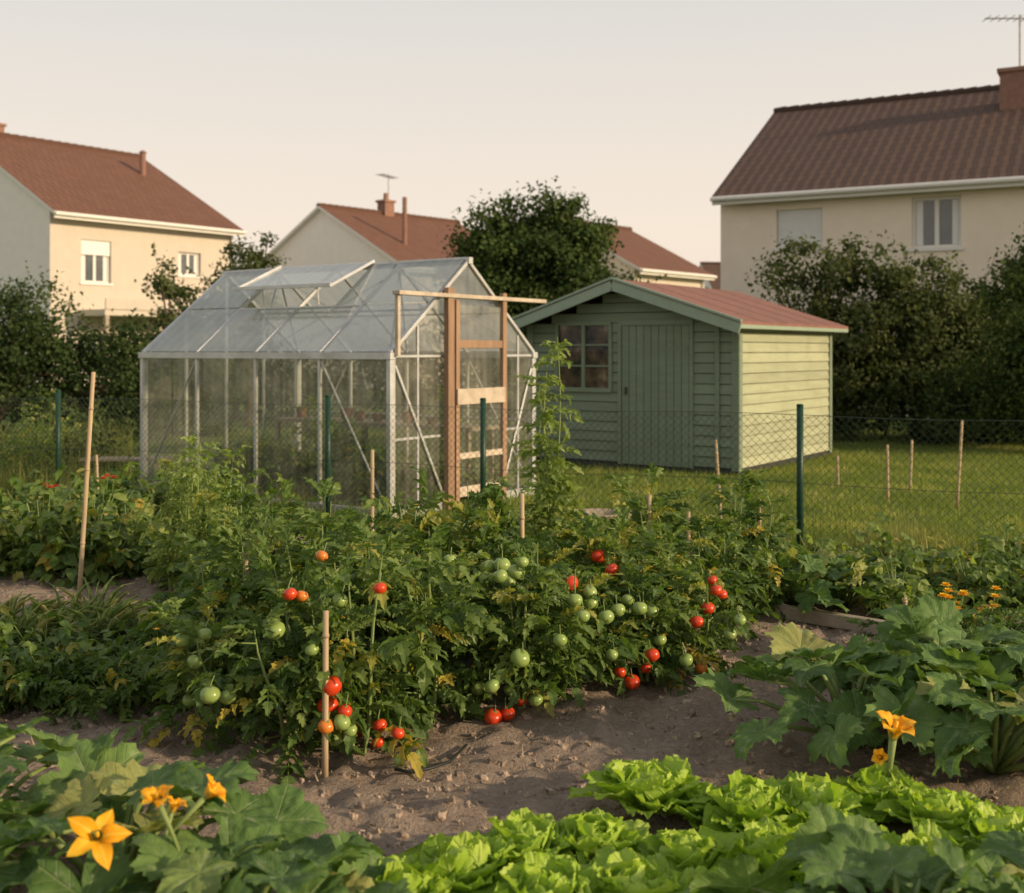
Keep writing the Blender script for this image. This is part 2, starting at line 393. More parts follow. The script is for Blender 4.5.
# ------------------------------------------------------------ plants
def tomato_mesh(seed,h=.64,n=100,rad=.2,stems=4,lmin=.11,lmax=.215):
    g=np.random.default_rng(seed);mb=MB()
    S=[]
    for k in range(stems):
        a=g.uniform(0,6.28);l=g.uniform(.02,rad)
        top=np.array([math.cos(a)*l,math.sin(a)*l,h*g.uniform(.72,1.18)])
        pts=[np.array([math.cos(a)*l*(.25+.75*s**.8)+.02*math.sin(5*s+k),math.sin(a)*l*(.25+.75*s**.8)+.02*math.cos(4*s+k),top[2]*s]) for s in np.linspace(0,1,7)]
        S.append(np.array(pts));mb.tube(pts,[.009,.009,.008,.007,.006,.004,.002],6,1,.5)
    zz=g.uniform(.06,1,n)**.9;k=g.integers(0,stems,n)
    f=zz*6;i=np.minimum(f.astype(int),5);fr=(f-i)[:,None]
    SS=np.stack(S);P=SS[k,i]*(1-fr)+SS[k,i+1]*fr
    az=g.uniform(0,6.283,n)
    off=g.uniform(0,.17,n)*(1-zz*.7)
    P2=P+np.stack([np.cos(az)*off,np.sin(az)*off,off*.2],-1)
    for idx in range(0,n,3):
        mb.tube([P[idx],P2[idx]],[.004,.003],4,1,.5,False)
    el=np.radians(g.normal(8,22,n)+zz**2*45)
    az2=az+g.normal(0,.5,n)
    sc=g.uniform(lmin,lmax,n)*(1-.3*zz**3)
    T=outf(az2,el,sc,g.normal(0,.4,n))
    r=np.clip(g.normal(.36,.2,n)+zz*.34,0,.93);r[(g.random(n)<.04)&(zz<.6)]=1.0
    w=g.integers(0,len(COMP),n)
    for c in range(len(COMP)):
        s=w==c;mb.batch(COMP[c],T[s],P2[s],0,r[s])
    q=g.integers(0,n,9)
    for j in q:
        nn=5;aa=np.arange(nn)*6.283/nn
        mb.batch(leaflet(0,0,.2,.25),outf(aa,np.full(nn,.2),np.full(nn,.014)),np.repeat([P2[j]+np.array([math.cos(az[j])*.1,math.sin(az[j])*.1,.02])],nn,0),2,.5)
    return mb.mesh('tomato_plant_%d'%seed,[M_tom,M_stem,M_mari])
TM=[tomato_mesh(100+i,h=.58+.03*(i%4)) for i in range(7)]
def bush_mesh(name,seed,mat,tp,h=.45,rad=.25,n=80,lmin=.09,lmax=.16,elm=15,flower=None,nf=0):
    g=np.random.default_rng(seed);mb=MB()
    for k in range(7):
        a=g.uniform(0,6.28);l=g.uniform(.3,1)*rad
        mb.tube([(0,0,0),(math.cos(a)*l*.4,math.sin(a)*l*.4,h*.5),(math.cos(a)*l,math.sin(a)*l,h*.92)],[.006,.005,.002],5,1)
    u=g.random(n)**.45;az=g.uniform(0,6.283,n);ph=np.arcsin(g.random(n)**.8)
    lump=1+.25*np.sin(az*2+seed)+.15*np.sin(az*5+seed*2)
    P=np.stack([np.cos(az)*np.cos(ph)*u*rad*lump,np.sin(az)*np.cos(ph)*u*rad*lump,.03+np.sin(ph)*u*h*.95*lump],-1)
    T=outf(az+g.normal(0,.6,n),np.radians(g.normal(elm,25,n)),g.uniform(lmin,lmax,n),g.normal(0,.4,n))
    r=np.clip(g.normal(.42,.24,n)+np.sin(ph)*u*.15,0,.94);r[g.random(n)<.03]=1
    w=g.integers(0,len(tp),n)
    for c in range(len(tp)):
        s=w==c;mb.batch(tp[c],T[s],P[s],0,r[s])
    mats=[mat,M_stem]
    if flower:
        mats.append(flower)
        for j in range(nf):
            a=g.uniform(0,6.28);rr=rad*g.uniform(.1,.9);c=np.array([math.cos(a)*rr,math.sin(a)*rr,h*g.uniform(.85,1.15)])
            mb.tube([(c[0]*.6,c[1]*.6,h*.4),tuple(c)],[.003,.002],4,1)
            for ring,(cnt,e,sz) in enumerate(((9,.15,.028),(7,.7,.022),(4,1.2,.014))):
                aa=np.arange(cnt)*6.283/cnt+ring
                mb.batch(leaflet(0,.1,.1,.4),outf(aa,np.full(cnt,e),np.full(cnt,sz)),np.repeat([c],cnt,0),2,g.uniform(.2,.9))
    return mb.mesh(name,mats)
BM=[bush_mesh('bean_mesh%d'%i,200+i,M_bean,TRI,h=.45,rad=.27,n=85,lmin=.11,lmax=.2) for i in range(4)]
POT=[bush_mesh('potato_mesh%d'%i,230+i,M_bean,COMP,h=.3,rad=.28,n=62,lmin=.10,lmax=.17,elm=25) for i in range(3)]
PAL=[bush_mesh('pepper_mesh%d'%i,260+i,M_pale,TRI,h=.5,rad=.24,n=75,lmin=.11,lmax=.2,elm=10) for i in range(3)]
MAR=[bush_mesh('marigold_mesh%d'%i,280+i,M_bean,COMP,h=.3,rad=.16,n=50,lmin=.07,lmax=.11,elm=30,flower=M_mari,nf=6) for i in range(2)]
RFL=[bush_mesh('redflower_mesh%d'%i,290+i,M_bean,TRI,h=.45,rad=.2,n=60,lmin=.08,lmax=.13,elm=30,flower=M_redfl,nf=3) for i in range(1)]
def tall_mesh(name,seed,h,n,mat,spread=.08,lmin=.1,lmax=.2,stems=3):
    g=np.random.default_rng(seed);mb=MB();S=[]
    for k in range(stems):
        a=g.uniform(0,6.28);l=g.uniform(.3,1)*spread
        hh=h*(1 if k==0 else g.uniform(.6,.95))
        pts=[np.array([math.cos(a)*l*s+.03*math.sin(4*s+k)*s,math.sin(a)*l*s+.03*math.cos(5*s+k)*s,hh*s]) for s in np.linspace(0,1,9)]
        S.append(np.array(pts));mb.tube(pts,list(np.linspace(.009,.003,9)),5,1)
    SS=np.stack(S);zz=g.uniform(.05,1,n);k=g.integers(0,stems,n);f=zz*8;i=np.minimum(f.astype(int),7);fr=(f-i)[:,None]
    P=SS[k,i]*(1-fr)+SS[k,i+1]*fr
    T=outf(g.uniform(0,6.28,n),np.radians(g.normal(15,25,n)),g.uniform(lmin,lmax,n)*(1-.4*zz),g.normal(0,.4,n))
    w=g.integers(0,len(COMP),n);r=np.clip(g.normal(.5,.2,n),0,.93)
    for c in range(len(COMP)):
        s=w==c;mb.batch(COMP[c],T[s],P[s],0,r[s])
    return mb.mesh(name,[mat,M_stem])
def zuc_mesh(name,seed,n=26,R=.48,H=.36,lr=(.125,.185),yel=0.05):
    g=np.random.default_rng(seed);mb=MB()
    az=np.arange(n)*2.4+g.normal(0,.2,n);u=np.linspace(.10,1,n)**.7
    rad=R*u*g.uniform(.85,1.1,n);hh=H*(1.02-.48*u**2)*g.uniform(.78,1.12,n)
    P=np.stack([np.cos(az)*rad,np.sin(az)*rad,hh],-1)
    for i in range(n):
        p=P[i];mb.tube([(p[0]*.05,p[1]*.05,.03),(p[0]*.35,p[1]*.35,hh[i]*.6),(p[0]*.75,p[1]*.75,hh[i]*.95),tuple(p-np.array([0,0,.004]))],[.013,.011,.009,.006],7,1,g.uniform(.3,.9))
    el=np.radians(g.normal(-2,22,n)-u*20+20)
    sc=g.uniform(lr[0],lr[1],n)*(.70+.35*u)
    T=outf(az+g.normal(0,.3,n),el,sc,g.normal(0,.36,n))
    r=np.clip(g.normal(.5,.26,n),0,.92);r[g.random(n)<yel]=1
    w=g.integers(0,len(ZL),n)
    for c in range(len(ZL)):
        s=w==c;mb.batch(ZL[c],T[s],P[s],0,r[s])
    return mb.mesh(name,[M_zuc,M_stem],True)
def petal(open_):
    nr,nc=11,7;v=[];a=[];b=[]
    for i in range(nr):
        s=i/(nr-1)
        if s<.38: w=.10+.30*s
        else:
            q=(s-.38)/.62;w=.214*(1+.30*math.sin(q*math.pi*.8))*(1-q**2.2)+.002
        w*=(.75+.35*open_)
        y=.08+open_*s**1.5*.95;z=.55*math.sin(s*math.pi*.5)*(1.45-open_)-(.22*open_*max(0,s-.3)**2*2)
        for j in range(nc):
            tt=-1+2*j/(nc-1);x=tt*w
            v.append((x,y-abs(tt)**2*.02,z+abs(tt)**1.5*w*.35*(1 if s<.7 else .2)+.018*math.sin(s*11+tt*4)*abs(tt)));a.append(abs(x));b.append(s)
    return (np.array(v),grid_faces(nr,nc),E3,np.array(a),np.array(b))
def flower_mesh(name,open_,size,stalk):
    mb=MB();aa=np.arange(5)*2*math.pi/5+np.array([.06,-.1,.08,-.04,.1])
    T=outf(aa,np.array([.05,-.1,.12,0,-.06]),np.array([1,.92,1.06,.96,1.03])*size);mb.batch(petal(open_),T,np.zeros((5,3)),0,np.array([.3,.6,.5,.8,.4]))
    mb.tube([(0.02,0,-stalk),(0.012,0,-stalk*.4),(0,0,0)],[.006,.006,.010],7,1,.6)
    mb.tube([(0,0,-.012),(0,0,.01),(0,0,size*.25)],[.008,size*.12,size*.16],8,1,.6,False)
    mb.tube([(0,0,.0),(0,0,size*.45)],[size*.07,size*.05],7,2,.5)
    return mb.mesh(name,[M_flow,M_stem,M_mari],True)
def lettuce_mesh(seed):
    g=np.random.default_rng(seed);mb=MB();n=34
    u=np.linspace(0,1,n);az=np.arange(n)*2.4+g.normal(0,.25,n)
    el=np.radians(86-62*u**1.2+g.normal(0,8,n));sc=(.085+.075*u**.8)*g.uniform(.85,1.18,n)
    o=np.stack([np.cos(az),np.sin(az),np.zeros(n)],-1)
    P=o*(.008+.035*u)[:,None]+np.array([0,0,.03])
    T=outf(az,el,sc,g.normal(0,.2,n));r=np.clip(.95-.65*u+g.normal(0,.12,n),0,1)
    tp=[lleaf(seed*10+i,c) for i,c in enumerate((.42,.34,.2,.08,-.05,-.15,-.25))]
    for i in range(n):
        k=min(6,max(0,int(u[i]*7+g.normal(0,.5))))
        mb.batch(tp[k],T[i:i+1],P[i:i+1],0,r[i:i+1])
    return mb.mesh('lettuce_mesh%d'%seed,[M_let],True)

# tomato rows
fx=[150,175,250,330,400,480,560,650,740,800];fd=[5.2,4.95,4.4,4.25,4.5,4.8,5.05,5.3,5.6,6.0]
plants=[];pi=0
for k in range(4):
    for px in np.arange(228+k*12,735,68 if k<2 else 80):
        p=px+random.uniform(-14,14)
        d=np.interp(p,fx,fd)+.30+k*.52+random.uniform(-.08,.08)
        sc=random.uniform(.88,1.06)
        zs=sc*random.uniform(.88,1.12)
        if p<320: zs*=.97
        if k>=2: zs*=1.10+(.10 if 330<p<560 else 0)
        o=inst('tomato_plant',TM[pi%7],gp(p,d),random.uniform(0,6.28),(sc*1.05,sc*1.05,zs));plants.append(o);pi+=1
bpy.context.view_layer.update()
dg=bpy.context.evaluated_depsgraph_get()
fruits=[('r',570,583,17),('r',598,556,15),('r',612,570,14),('r',331,686,22),('r',328,706,22),('r',345,711,14),('r',380,725,14),('r',398,733,12),('r',357,776,20),
('r',493,721,18),('r',507,723,16),('r',521,714,12),('r',652,655,15),('r',632,682,16),('o',655,693,18),('r',642,694,13),('r',697,622,14),('r',708,608,13),('r',712,580,10),('r',722,594,11),('r',290,594,14),('o',302,596,12),
('r',380,588,11),('r',378,742,12),('o',322,556,12),('r',620,672,12),('r',716,590,12),('r',646,668,11),
('g',502,565,17),('g',516,572,17),('g',488,567,16),('g',508,582,15),('g',500,576,15),('g',522,562,13),('g',275,630,20),('g',210,695,20),('g',228,697,17),('g',195,662,16),('g',182,640,16),('g',205,634,14),
('g',590,603,17),('g',606,617,16),('g',640,608,15),('g',652,611,14),('g',583,616,14),('g',575,600,15),('g',730,634,13),('g',740,620,12),('g',520,658,20),('g',478,688,15),('g',492,686,15),('g',340,600,15),('g',450,560,13),
('g',342,722,17),('g',350,730,14),('o',326,726,16),('g',700,600,13),('g',618,610,15),('g',560,640,14),('g',335,740,14),('g',536,700,14),('g',510,690,13),('g',660,640,13),('g',312,650,14),('g',400,760,13),('g',612,655,13),('g',686,660,14),('g',190,700,15),('g',590,592,14),('g',628,600,13),('o',702,668,12)]
org=Vector((0,0,CH));fb={}
for kind,px,py,sz in fruits:
    ds=[]
    for jx,jy in ((0,0),(6,0),(-6,0),(0,6),(0,-6)):
        dr=Vector(((px+jx-512)/F,1,-(py+jy-HOR)/F));dr.normalize()
        hit,loc,nn,ii,ob,mx=scene.ray_cast(dg,org,dr)
        if hit: ds.append(loc.y)
    ds.sort()
    best=ds[0] if ds else np.interp(px,fx,fd)+.4
    if len(ds)>2 and ds[1]-ds[0]>.12: best=ds[1]
    d=best+.012
    c=Vector(((px-512)/F*d,d,CH-(py-HOR)/F*d));c.z=max(c.z,.035)
    r=max(.026,min(.043,sz*d/F/2*1.04))
    near=min(plants,key=lambda o:(o.location.xy-c.xy).length)
    mb=fb.setdefault(near.name,(near,MB()))[1]
    rot=Matrix.Rotation(random.uniform(-.5,.5),3,'X')@Matrix.Rotation(random.uniform(-.5,.5),3,'Y')@Matrix.Rotation(random.uniform(0,6),3,'Z')
    mi={'r':0,'g':1,'o':2}[kind]
    mb.batch(SPH,np.array(rot)[None]*r,np.array(c)[None],mi,.5)
    top=c+rot@Vector((0,0,r*.8))
    n5=5;aa=np.arange(n5)*6.283/n5
    Tc=np.einsum('ij,njk->nik',np.array(rot),outf(aa,np.full(n5,-.1),np.full(n5,r*.75)))
    mb.batch(leaflet(0,.1,.3,.16),Tc,np.repeat([np.array(top)],n5,0),3,.5)
    mb.tube([top,top+Vector((0,.02,.012)),top+Vector((0,.06,.025))],[.0025,.0025,.0025],5,3,.5,False)
for nm,(o,mb) in fb.items():
    f=mb.obj('fruit',[M_red,M_grn,M_ora,M_stem],smooth=True);f.parent=o;f.matrix_parent_inverse=o.matrix_world.inverted()

# zucchini
ZM=[zuc_mesh('zucchini_mesh%d'%i,400+i) for i in range(4)]
YZ=zuc_mesh('squash_mesh',431,24,.5,.34,(.12,.16),.3)
inst('zucchini_plant',ZM[0],(-1.10,3.18,0),.6,1.04)
inst('zucchini_plant',ZM[1],(-1.75,3.55,0),2.6,1.0)
inst('zucchini_plant',ZM[2],(-.70,2.85,0),1.9,.85)
inst('zucchini_plant',ZM[1],(1.35,4.6,0),.3,(1.0,1.0,1.0))
inst('zucchini_plant',ZM[3],(2.0,4.95,0),1.3,1.08)
inst('zucchini_plant',ZM[0],(1.8,4.3,0),4.3,1.0)
inst('zucchini_plant',ZM[2],(2.5,4.4,0),4.0,1.05)
inst('zucchini_plant',ZM[3],(.95,2.8,0),5.2,.85)
inst('zucchini_plant',ZM[0],(1.5,3.0,0),2.2,.72)
for px,py,s in ((790,598,.9),(845,600,.8),(750,585,.75),(735,560,.65),(820,590,.8)):
    d=yd(py+12);inst('squash_plant',YZ,gp(px,d),random.uniform(0,6),s)
FL1=flower_mesh('zucchini_flower_open',.95,.088,.28);FL2=flower_mesh('zucchini_flower_half',.5,.10,.28)
def flower(me,px,py,d,rx,ry,sc=1,rz=.3):
    o=inst('zucchini_flower',me,Vector(((px-512)/F*d,d,CH-(py-HOR)/F*d)),0,sc);o.rotation_euler=(rx,ry,rz);return o
flower(FL1,97,838,2.75,math.radians(50),math.radians(5),.95)
flower(FL2,160,806,2.9,math.radians(12),math.radians(-14),.85)
flower(FL2,205,797,3.0,math.radians(35),math.radians(35),.85,1.0)
flower(FL2,172,812,2.95,math.radians(6),math.radians(20),.65,.8)
flower(FL2,893,738,3.9,math.radians(14),math.radians(6),1.4,.1)
flower(FL2,882,758,3.95,math.radians(30),math.radians(-60),.6)

LM=[lettuce_mesh(50+i) for i in range(6)]
for i,(px,py,s) in enumerate(((652,790,1.2),(598,838,1.0),(525,842,1.0),(462,872,1.05),(400,893,1.0),(548,895,1.08),(632,888,1.05),(748,808,1.05),(690,852,1.0),(815,806,1.0),(880,790,.95),(940,812,1.0),(1005,835,1.05),(775,858,1.05),(855,850,1.0),(930,868,1.05),(712,905,1.0),(1000,895,1.0),(480,938,1.0),(1060,870,1.0),(705,795,.75))):
    d=yd(py,.10);inst('lettuce',LM[i%6],gp(px,d),random.uniform(0,6),(s*1.08,s*1.08,s*random.uniform(.95,1.15)))

# left beds
TP=[tall_mesh('tall_tomato_mesh%d'%i,600+i,1.0,70,M_pale,.14,.10,.2) for i in range(2)]
for px,d,s in ((205,7.4,1.0),(228,7.5,.95),(190,7.9,1.0),(250,7.3,.75),(170,7.6,.85),(212,7.2,.85)):
    inst('young_tomato_plant',TP[int(px)%2],gp(px,d),random.uniform(0,6),s)
CT=tall_mesh('climbing_mesh',620,1.70,150,M_pale,.11,.12,.24,4)
inst('climbing_tomato_plant',CT,gp(550,8.6),.5,(1.2,1.2,1))
for i in range(44):
    px=random.uniform(-60,235);d=random.uniform(8.0,10.8)
    me=random.choice(BM+PAL+BM+PAL);s=random.uniform(.7,1.2)
    inst('bean_plant' if me in BM else 'pepper_plant',me,gp(px,d),random.uniform(0,6),s)
for px,d in ((42,8.2),(100,8.8)): inst('zinnia_plant',RFL[0],gp(px,d),random.uniform(0,6),1.25)
for i in range(22):
    px=random.uniform(-40,190);d=random.uniform(5.05,5.75)
    if px>150 and d<5.2: continue
    inst('potato_plant',random.choice(POT+BM[:2]),gp(px,d),random.uniform(0,6),random.uniform(.5,.75))
for i in range(7):
    px=random.uniform(200,300);d=random.uniform(6.6,7.8)
    inst('potato_plant',random.choice(POT),gp(px,d),random.uniform(0,6),random.uniform(.7,1.0))
def leek_mesh(seed):
    g=np.random.default_rng(seed);mb=MB();n=16
    nr=7;v=[]
    for i in range(nr):
        s=i/(nr-1);w=.5*(1-s**2*.95)
        v+= [(-w,s*(1-.25*s**3),-.55*s**3),(0,s*(1-.25*s**3),-.55*s**3-.25*w),(w,s*(1-.25*s**3),-.55*s**3)]
    v=np.array(v);tp=(v,grid_faces(nr,3),E3,np.abs(v[:,0]),v[:,1])
    sc=np.stack([g.uniform(.012,.02,n),g.uniform(.3,.5,n),g.uniform(.3,.5,n)],-1)
    mb.batch(tp,outf(g.uniform(0,6.28,n),np.radians(g.uniform(50,86,n)),sc),g.normal(0,.012,(n,3))*np.array([1,1,0]),0,g.uniform(0,1,n))
    return mb.mesh('leek_mesh%d'%seed,[M_leek],True)
LK=[leek_mesh(i) for i in range(3)]
for i in range(26):
    px=random.uniform(-30,100)+(random.random()<.2)*40;d=random.uniform(5.75,6.3)
    inst('leek_plant',LK[i%3],gp(px,d),random.uniform(0,6),random.uniform(.75,1.05))
for i in range(36):
    px=random.uniform(260,760);d=random.uniform(7.2,8.7)
    me=random.choice(BM+POT+PAL[:1]);s=random.uniform(.55,.85)
    if 540<px<660: s*=.72
    inst('bean_plant' if me in BM else 'potato_plant',me,gp(px,d),random.uniform(0,6),s)
for i in range(34):
    px=random.uniform(800,1120);d=random.uniform(6.8,8.1)
    me=random.choice(POT+BM[:2]+PAL[:2]);inst('potato_plant',me,gp(px,d),random.uniform(0,6),random.uniform(.55,.85))
for i in range(10):
    px=random.uniform(930,1080);d=random.uniform(5.5,6.0)
    inst('potato_plant',random.choice(POT),gp(px,d),random.uniform(0,6),random.uniform(.6,.9))
for px,d,s in ((942,5.8,1.15),(972,5.9,1.1),(765,6.9,.75)):
    inst('marigold_plant',MAR[int(px)%2],gp(px,d),random.uniform(0,6),s)

# ------------------------------------------------------------ ground
def axis(lo,hi,step,far):
    a=list(np.arange(lo,hi,step));s=step;x=hi
    while x<far: a.append(x);s*=1.25;x+=s
    a.append(far);return a
ys=[-60,-25,-10,-4,0,1.5]+axis(2.4,10,.035,500)
r_=axis(4.2,4.21,.04,450)
xs=sorted([-x for x in r_]+list(np.arange(-4.16,4.16,.04))+r_)
xs=np.array(xs);ys=np.array(ys);X,Y=np.meshgrid(xs,ys)
Z=np.zeros_like(X);A=np.zeros_like(X)
def gz(x,y,soil=1.0):
    return .03*noise.noise(Vector((x*2.2,y*2.2,3)))+(.030*noise.noise(Vector((x*7,y*7,1)))+.026*noise.noise(Vector((x*15,y*15,5)))+.012*abs(noise.noise(Vector((x*31,y*31,7)))))*soil
for i in range(X.shape[0]):
    for j in range(X.shape[1]):
        x,y=X[i,j],Y[i,j]
        if abs(x)<6 and 0<y<13:
            fl=9.85-.454*x
            n1=noise.noise(Vector((x*1.3,y*1.3,0)))
            soil=1/(1+math.exp(-max(-40,min(40,((fl-.9)-y+n1*.5)*6))))
            Z[i,j]=gz(x,y,soil);A[i,j]=soil
mb=MB();nr,nc=X.shape
mb.add(np.stack([X,Y,Z],-1).reshape(-1,3),grid_faces(nr,nc),None,0,.5,A.ravel())
m,nt=newmat('garden_ground');t=NT(nt)
tc=t.n('ShaderNodeTexCoord').outputs['Object']
n1=t.noise(2.5,4,tc,.65);n2=t.noise(38,3,tc,.7);n3=t.noise(0.35,2,tc)
soil=t.mix(.45,t.ramp(n1,[(.3,(.20,.15,.112)),(.55,(.31,.24,.185)),(.75,(.42,.34,.27))]),t.ramp(n2,[(.25,(.15,.108,.08)),(.5,(.29,.22,.17)),(.75,(.46,.37,.30))]))
grass=t.mix(n3,t.ramp(t.noise(5,3,tc,.7),[(.3,(.08,.13,.025)),(.6,(.14,.19,.04)),(.8,(.22,.23,.07))]),(.14,.18,.045,1))
col=t.mix(t.attr('va'),grass,soil)
bp=t.n('ShaderNodeBump',{'Strength':.9,'Distance':.02,'Height':t.noise(60,4,tc,.7)}).outputs[0]
t.out(t.n('ShaderNodeBsdfPrincipled',{'Base Color':col,'Roughness':.95,'Specular IOR Level':.15,'Normal':bp}).outputs[0])
mb.obj('ground',[m],smooth=True)
g=np.random.default_rng(3)
ico=sphere(6,4,.7);iv=ico[0]*(1+.25*g.standard_normal((len(ico[0]),1)));CL=(iv,)+ico[1:]
n=14000;P=np.stack([g.uniform(-3.6,3.4,n),3+6*g.random(n)**1.3,np.zeros(n)],-1)
P[:,2]=[gz(x,y) for x,y,_ in P]
keep=P[:,1]<9.85-.454*P[:,0]-1.0;P=P[keep];n=len(P)
sz=.004+.019*g.random(n)**4
T=outf(g.uniform(0,6.28,n),g.uniform(-1,1,n),sz)
mb=MB();mb.batch(CL,T,P,0,g.random(n));mb.obj('soil_clods',[M_clod])
n=2600;P=np.stack([g.uniform(-3,2.6,n),g.uniform(3,8,n),np.zeros(n)],-1);P[:,2]=[gz(x,y)+.006 for x,y,_ in P]
mb=MB();T=outf(g.uniform(0,6.28,n),g.normal(.1,.25,n),np.stack([g.uniform(.002,.006,n),g.uniform(.02,.06,n),g.uniform(.01,.03,n)],-1));mb.batch(BL,T,P,0,g.random(n))
n=300;P=np.stack([g.uniform(-3,2.6,n),g.uniform(3,8,n),np.zeros(n)],-1);P[:,2]=[gz(x,y)+.01 for x,y,_ in P]
T=outf(g.uniform(0,6.28,n),g.normal(.1,.3,n),g.uniform(.02,.05,n),g.normal(0,.4,n));mb.batch(TRI[0],T,P,0,g.random(n))
mb.obj('dry_plant_litter',[M_straw])

def blades(n,xf_,hmin,hmax,w,rl=0,rh=1):
    P=xf_(n);n=len(P);h=g.uniform(hmin,hmax,n)
    T=outf(g.uniform(0,6.28,n),np.radians(g.uniform(50,88,n)),np.stack([np.full(n,w)*g.uniform(.6,1.4,n),h,h],-1))
    return T,P,g.uniform(rl,rh,n)
def lawnpts(n):
    y=9+14*g.random(n)**1.25;x=g.uniform(-1,1,n)*(y*.5+.5);k=(y>9.85-.454*x-.6)&(x>-.30*y);return np.stack([x,y,np.zeros(n)],-1)[k]
mb=MB();T,P,r=blades(150000,lawnpts,.03,.08,.007,0,.97)
cl=np.array([noise.noise(Vector((x*1.1,y*1.1,0)))+.6*noise.noise(Vector((x*4,y*4,0))) for x,y,_ in P]);r=np.clip(r*.65+cl*.7+.14,0,1)
mb.batch(BL,T,P,0,r);mb.obj('lawn_grass',[M_grass])
def fencepts(n):
    x=g.uniform(-6.5,5,n);c=np.sin(x*5)+np.sin(x*2.3+1)
    k=g.random(n)<.45+.25*c;x=x[k];return np.stack([x,9.85-.454*x+g.normal(0,.16,len(x)),np.zeros(len(x))],-1)
mb=MB();T,P,r=blades(7000,fencepts,.12,.34,.007,.1,.95);mb.batch(BL,T,P,0,r)
def wildpts(n):
    x=g.uniform(-9,-3.0,n);y=g.uniform(10.5,19,n);k=(y>9.85-.454*x)&(x<-.33*y);return np.stack([x,y,np.zeros(n)],-1)[k]
T,P,r=blades(16000,wildpts,.15,.5,.009,.1,.95);mb.batch(BL,T,P,0,r)
def rpts(n):
    x=g.uniform(2.2,5,n);y=9.85-.454*x-g.uniform(-.3,1.3,n);return np.stack([x,y,np.zeros(n)],-1)
T,P,r=blades(7000,rpts,.08,.24,.006,.05,.9);mb.batch(BL,T,P,0,r)
def tuft(n):
    x=g.normal(2.85,.16,n);y=g.normal(8.35,.15,n);return np.stack([x,y,np.zeros(n)],-1)
T,P,r=blades(900,tuft,.2,.42,.006,.5,1);mb.batch(BL,T,P,0,r)
def bpts(n):
    x=g.uniform(-3.6,3.4,n);y=g.uniform(5.2,9,n);k=[noise.noise(Vector((a*1.7,b*1.7,9)))>.22 for a,b in zip(x,y)];return np.stack([x,y,np.zeros(n)],-1)[k]
T,P,r=blades(4000,bpts,.03,.12,.005,.1,.9);mb.batch(BL,T,P,0,r)
mb.obj('tall_grass',[M_weed])
W=[bush_mesh('weed_mesh%d'%i,700+i,M_olive if i else M_pale,TRI,h=.8,rad=.4,n=150,lmin=.06,lmax=.12,elm=40) for i in range(2)]
for i in range(20):
    d=random.uniform(13,18.5);px=random.uniform(-30,128);inst('wild_shrub',W[i%2],gp(px,d),random.uniform(0,6),random.uniform(.5,1.1))

# ------------------------------------------------------------ fence
fe=empty('wire_mesh_fence')
def fy(x): return 9.85-.454*x
mb=MB();ss=math.sqrt(1+.454**2)
for px in (58,328,483,800):
    X_=(px-512)/F;x=9.85*X_/(1+.454*X_)
    mb.tube([(x,fy(x),0),(x,fy(x),1.17)],.026,12,0);mb.tube([(x,fy(x),1.17),(x,fy(x),1.185)],[.03,.022],12,0)
for x in (4.6,-7.2): mb.tube([(x,fy(x),0),(x,fy(x),1.17)],.024,10,0)
mb.obj('posts',[M_fence],fe,True)
mb=MB();x0,x1=-7.2,4.6;H=1.1;L=(x1-x0)*ss
def fp(s,z,o): 
    x=x0+s/ss;return (x+.4*o,fy(x)+o-.035,z+.012*math.sin(s*2.1))
k=-H
while k<L:
    for sg in (0,1):
        a,b=(k,k+H)
        z0,z1=0.03,H
        if a<0: 
            z0=0.03+(-a)/(b-a)*(H-.03) ;a=0
        if b>L: z1=0.03+(L-k)/H*(H-.03);b=L
        if sg==0: mb.tube([fp(a,z0,0),fp(b,z1,0)],.0016,3,0,.5,False)
        else: mb.tube([fp(a,H+.03-z0,.003),fp(b,H+.03-z1,.003)],.0016,3,0,.5,False)
    k+=.062
for z in (.06,.58,1.1):
    for q in range(24): mb.tube([fp(L*q/24,z,-.004),fp(L*(q+1)/24,z,-.004)],.0022,4,0,.5,False)
mb.obj('chain_link',[M_wire],fe)

# ------------------------------------------------------------ greenhouse
L,W_,EH,RH=3.65,2.4,1.54,2.5
gh=empty('greenhouse',(-4.135,12.895,0),math.radians(-35))
fr=MB();gl=MB();gr=MB()
b=L/4
def ap(y): return EH+(RH-EH)*(1-abs(y-W_/2)/(W_/2))
fr.box((-.03,-.03,0.0),(L+.03,.03,.09));fr.box((-.03,W_-.03,0),(L+.03,W_+.03,.09));fr.box((-.03,.03,0),(.03,W_-.03,.09));fr.box((L-.03,.03,0),(L+.03,.83,.09));fr.box((L-.03,1.75,0),(L+.03,W_-.03,.09))
for y in (0,W_):
    for i in range(5):
        w=.05 if i in(0,4) else .032
        fr.box((i*b-w/2,y-w/2,.09),(i*b+w/2,y+w/2,EH-.03))
    fr.box((-.04,y-.04,EH-.03),(L+.04,y+.04,EH+.035))
    fr.beam((b*.05,y,.12),(b*.98,y,EH-.05),.02,.012);fr.beam((b*4-.05,y,.12),(b*3+.02,y,EH-.05),.02,.012)
    for i in range(4):
        if y>0: fr.beam((i*b+.02,y,.82),(i*b+b-.02,y,.82),.018,.022)
fr.box((-.05,W_/2-.03,RH-.02),(L+.05,W_/2+.03,RH+.05))
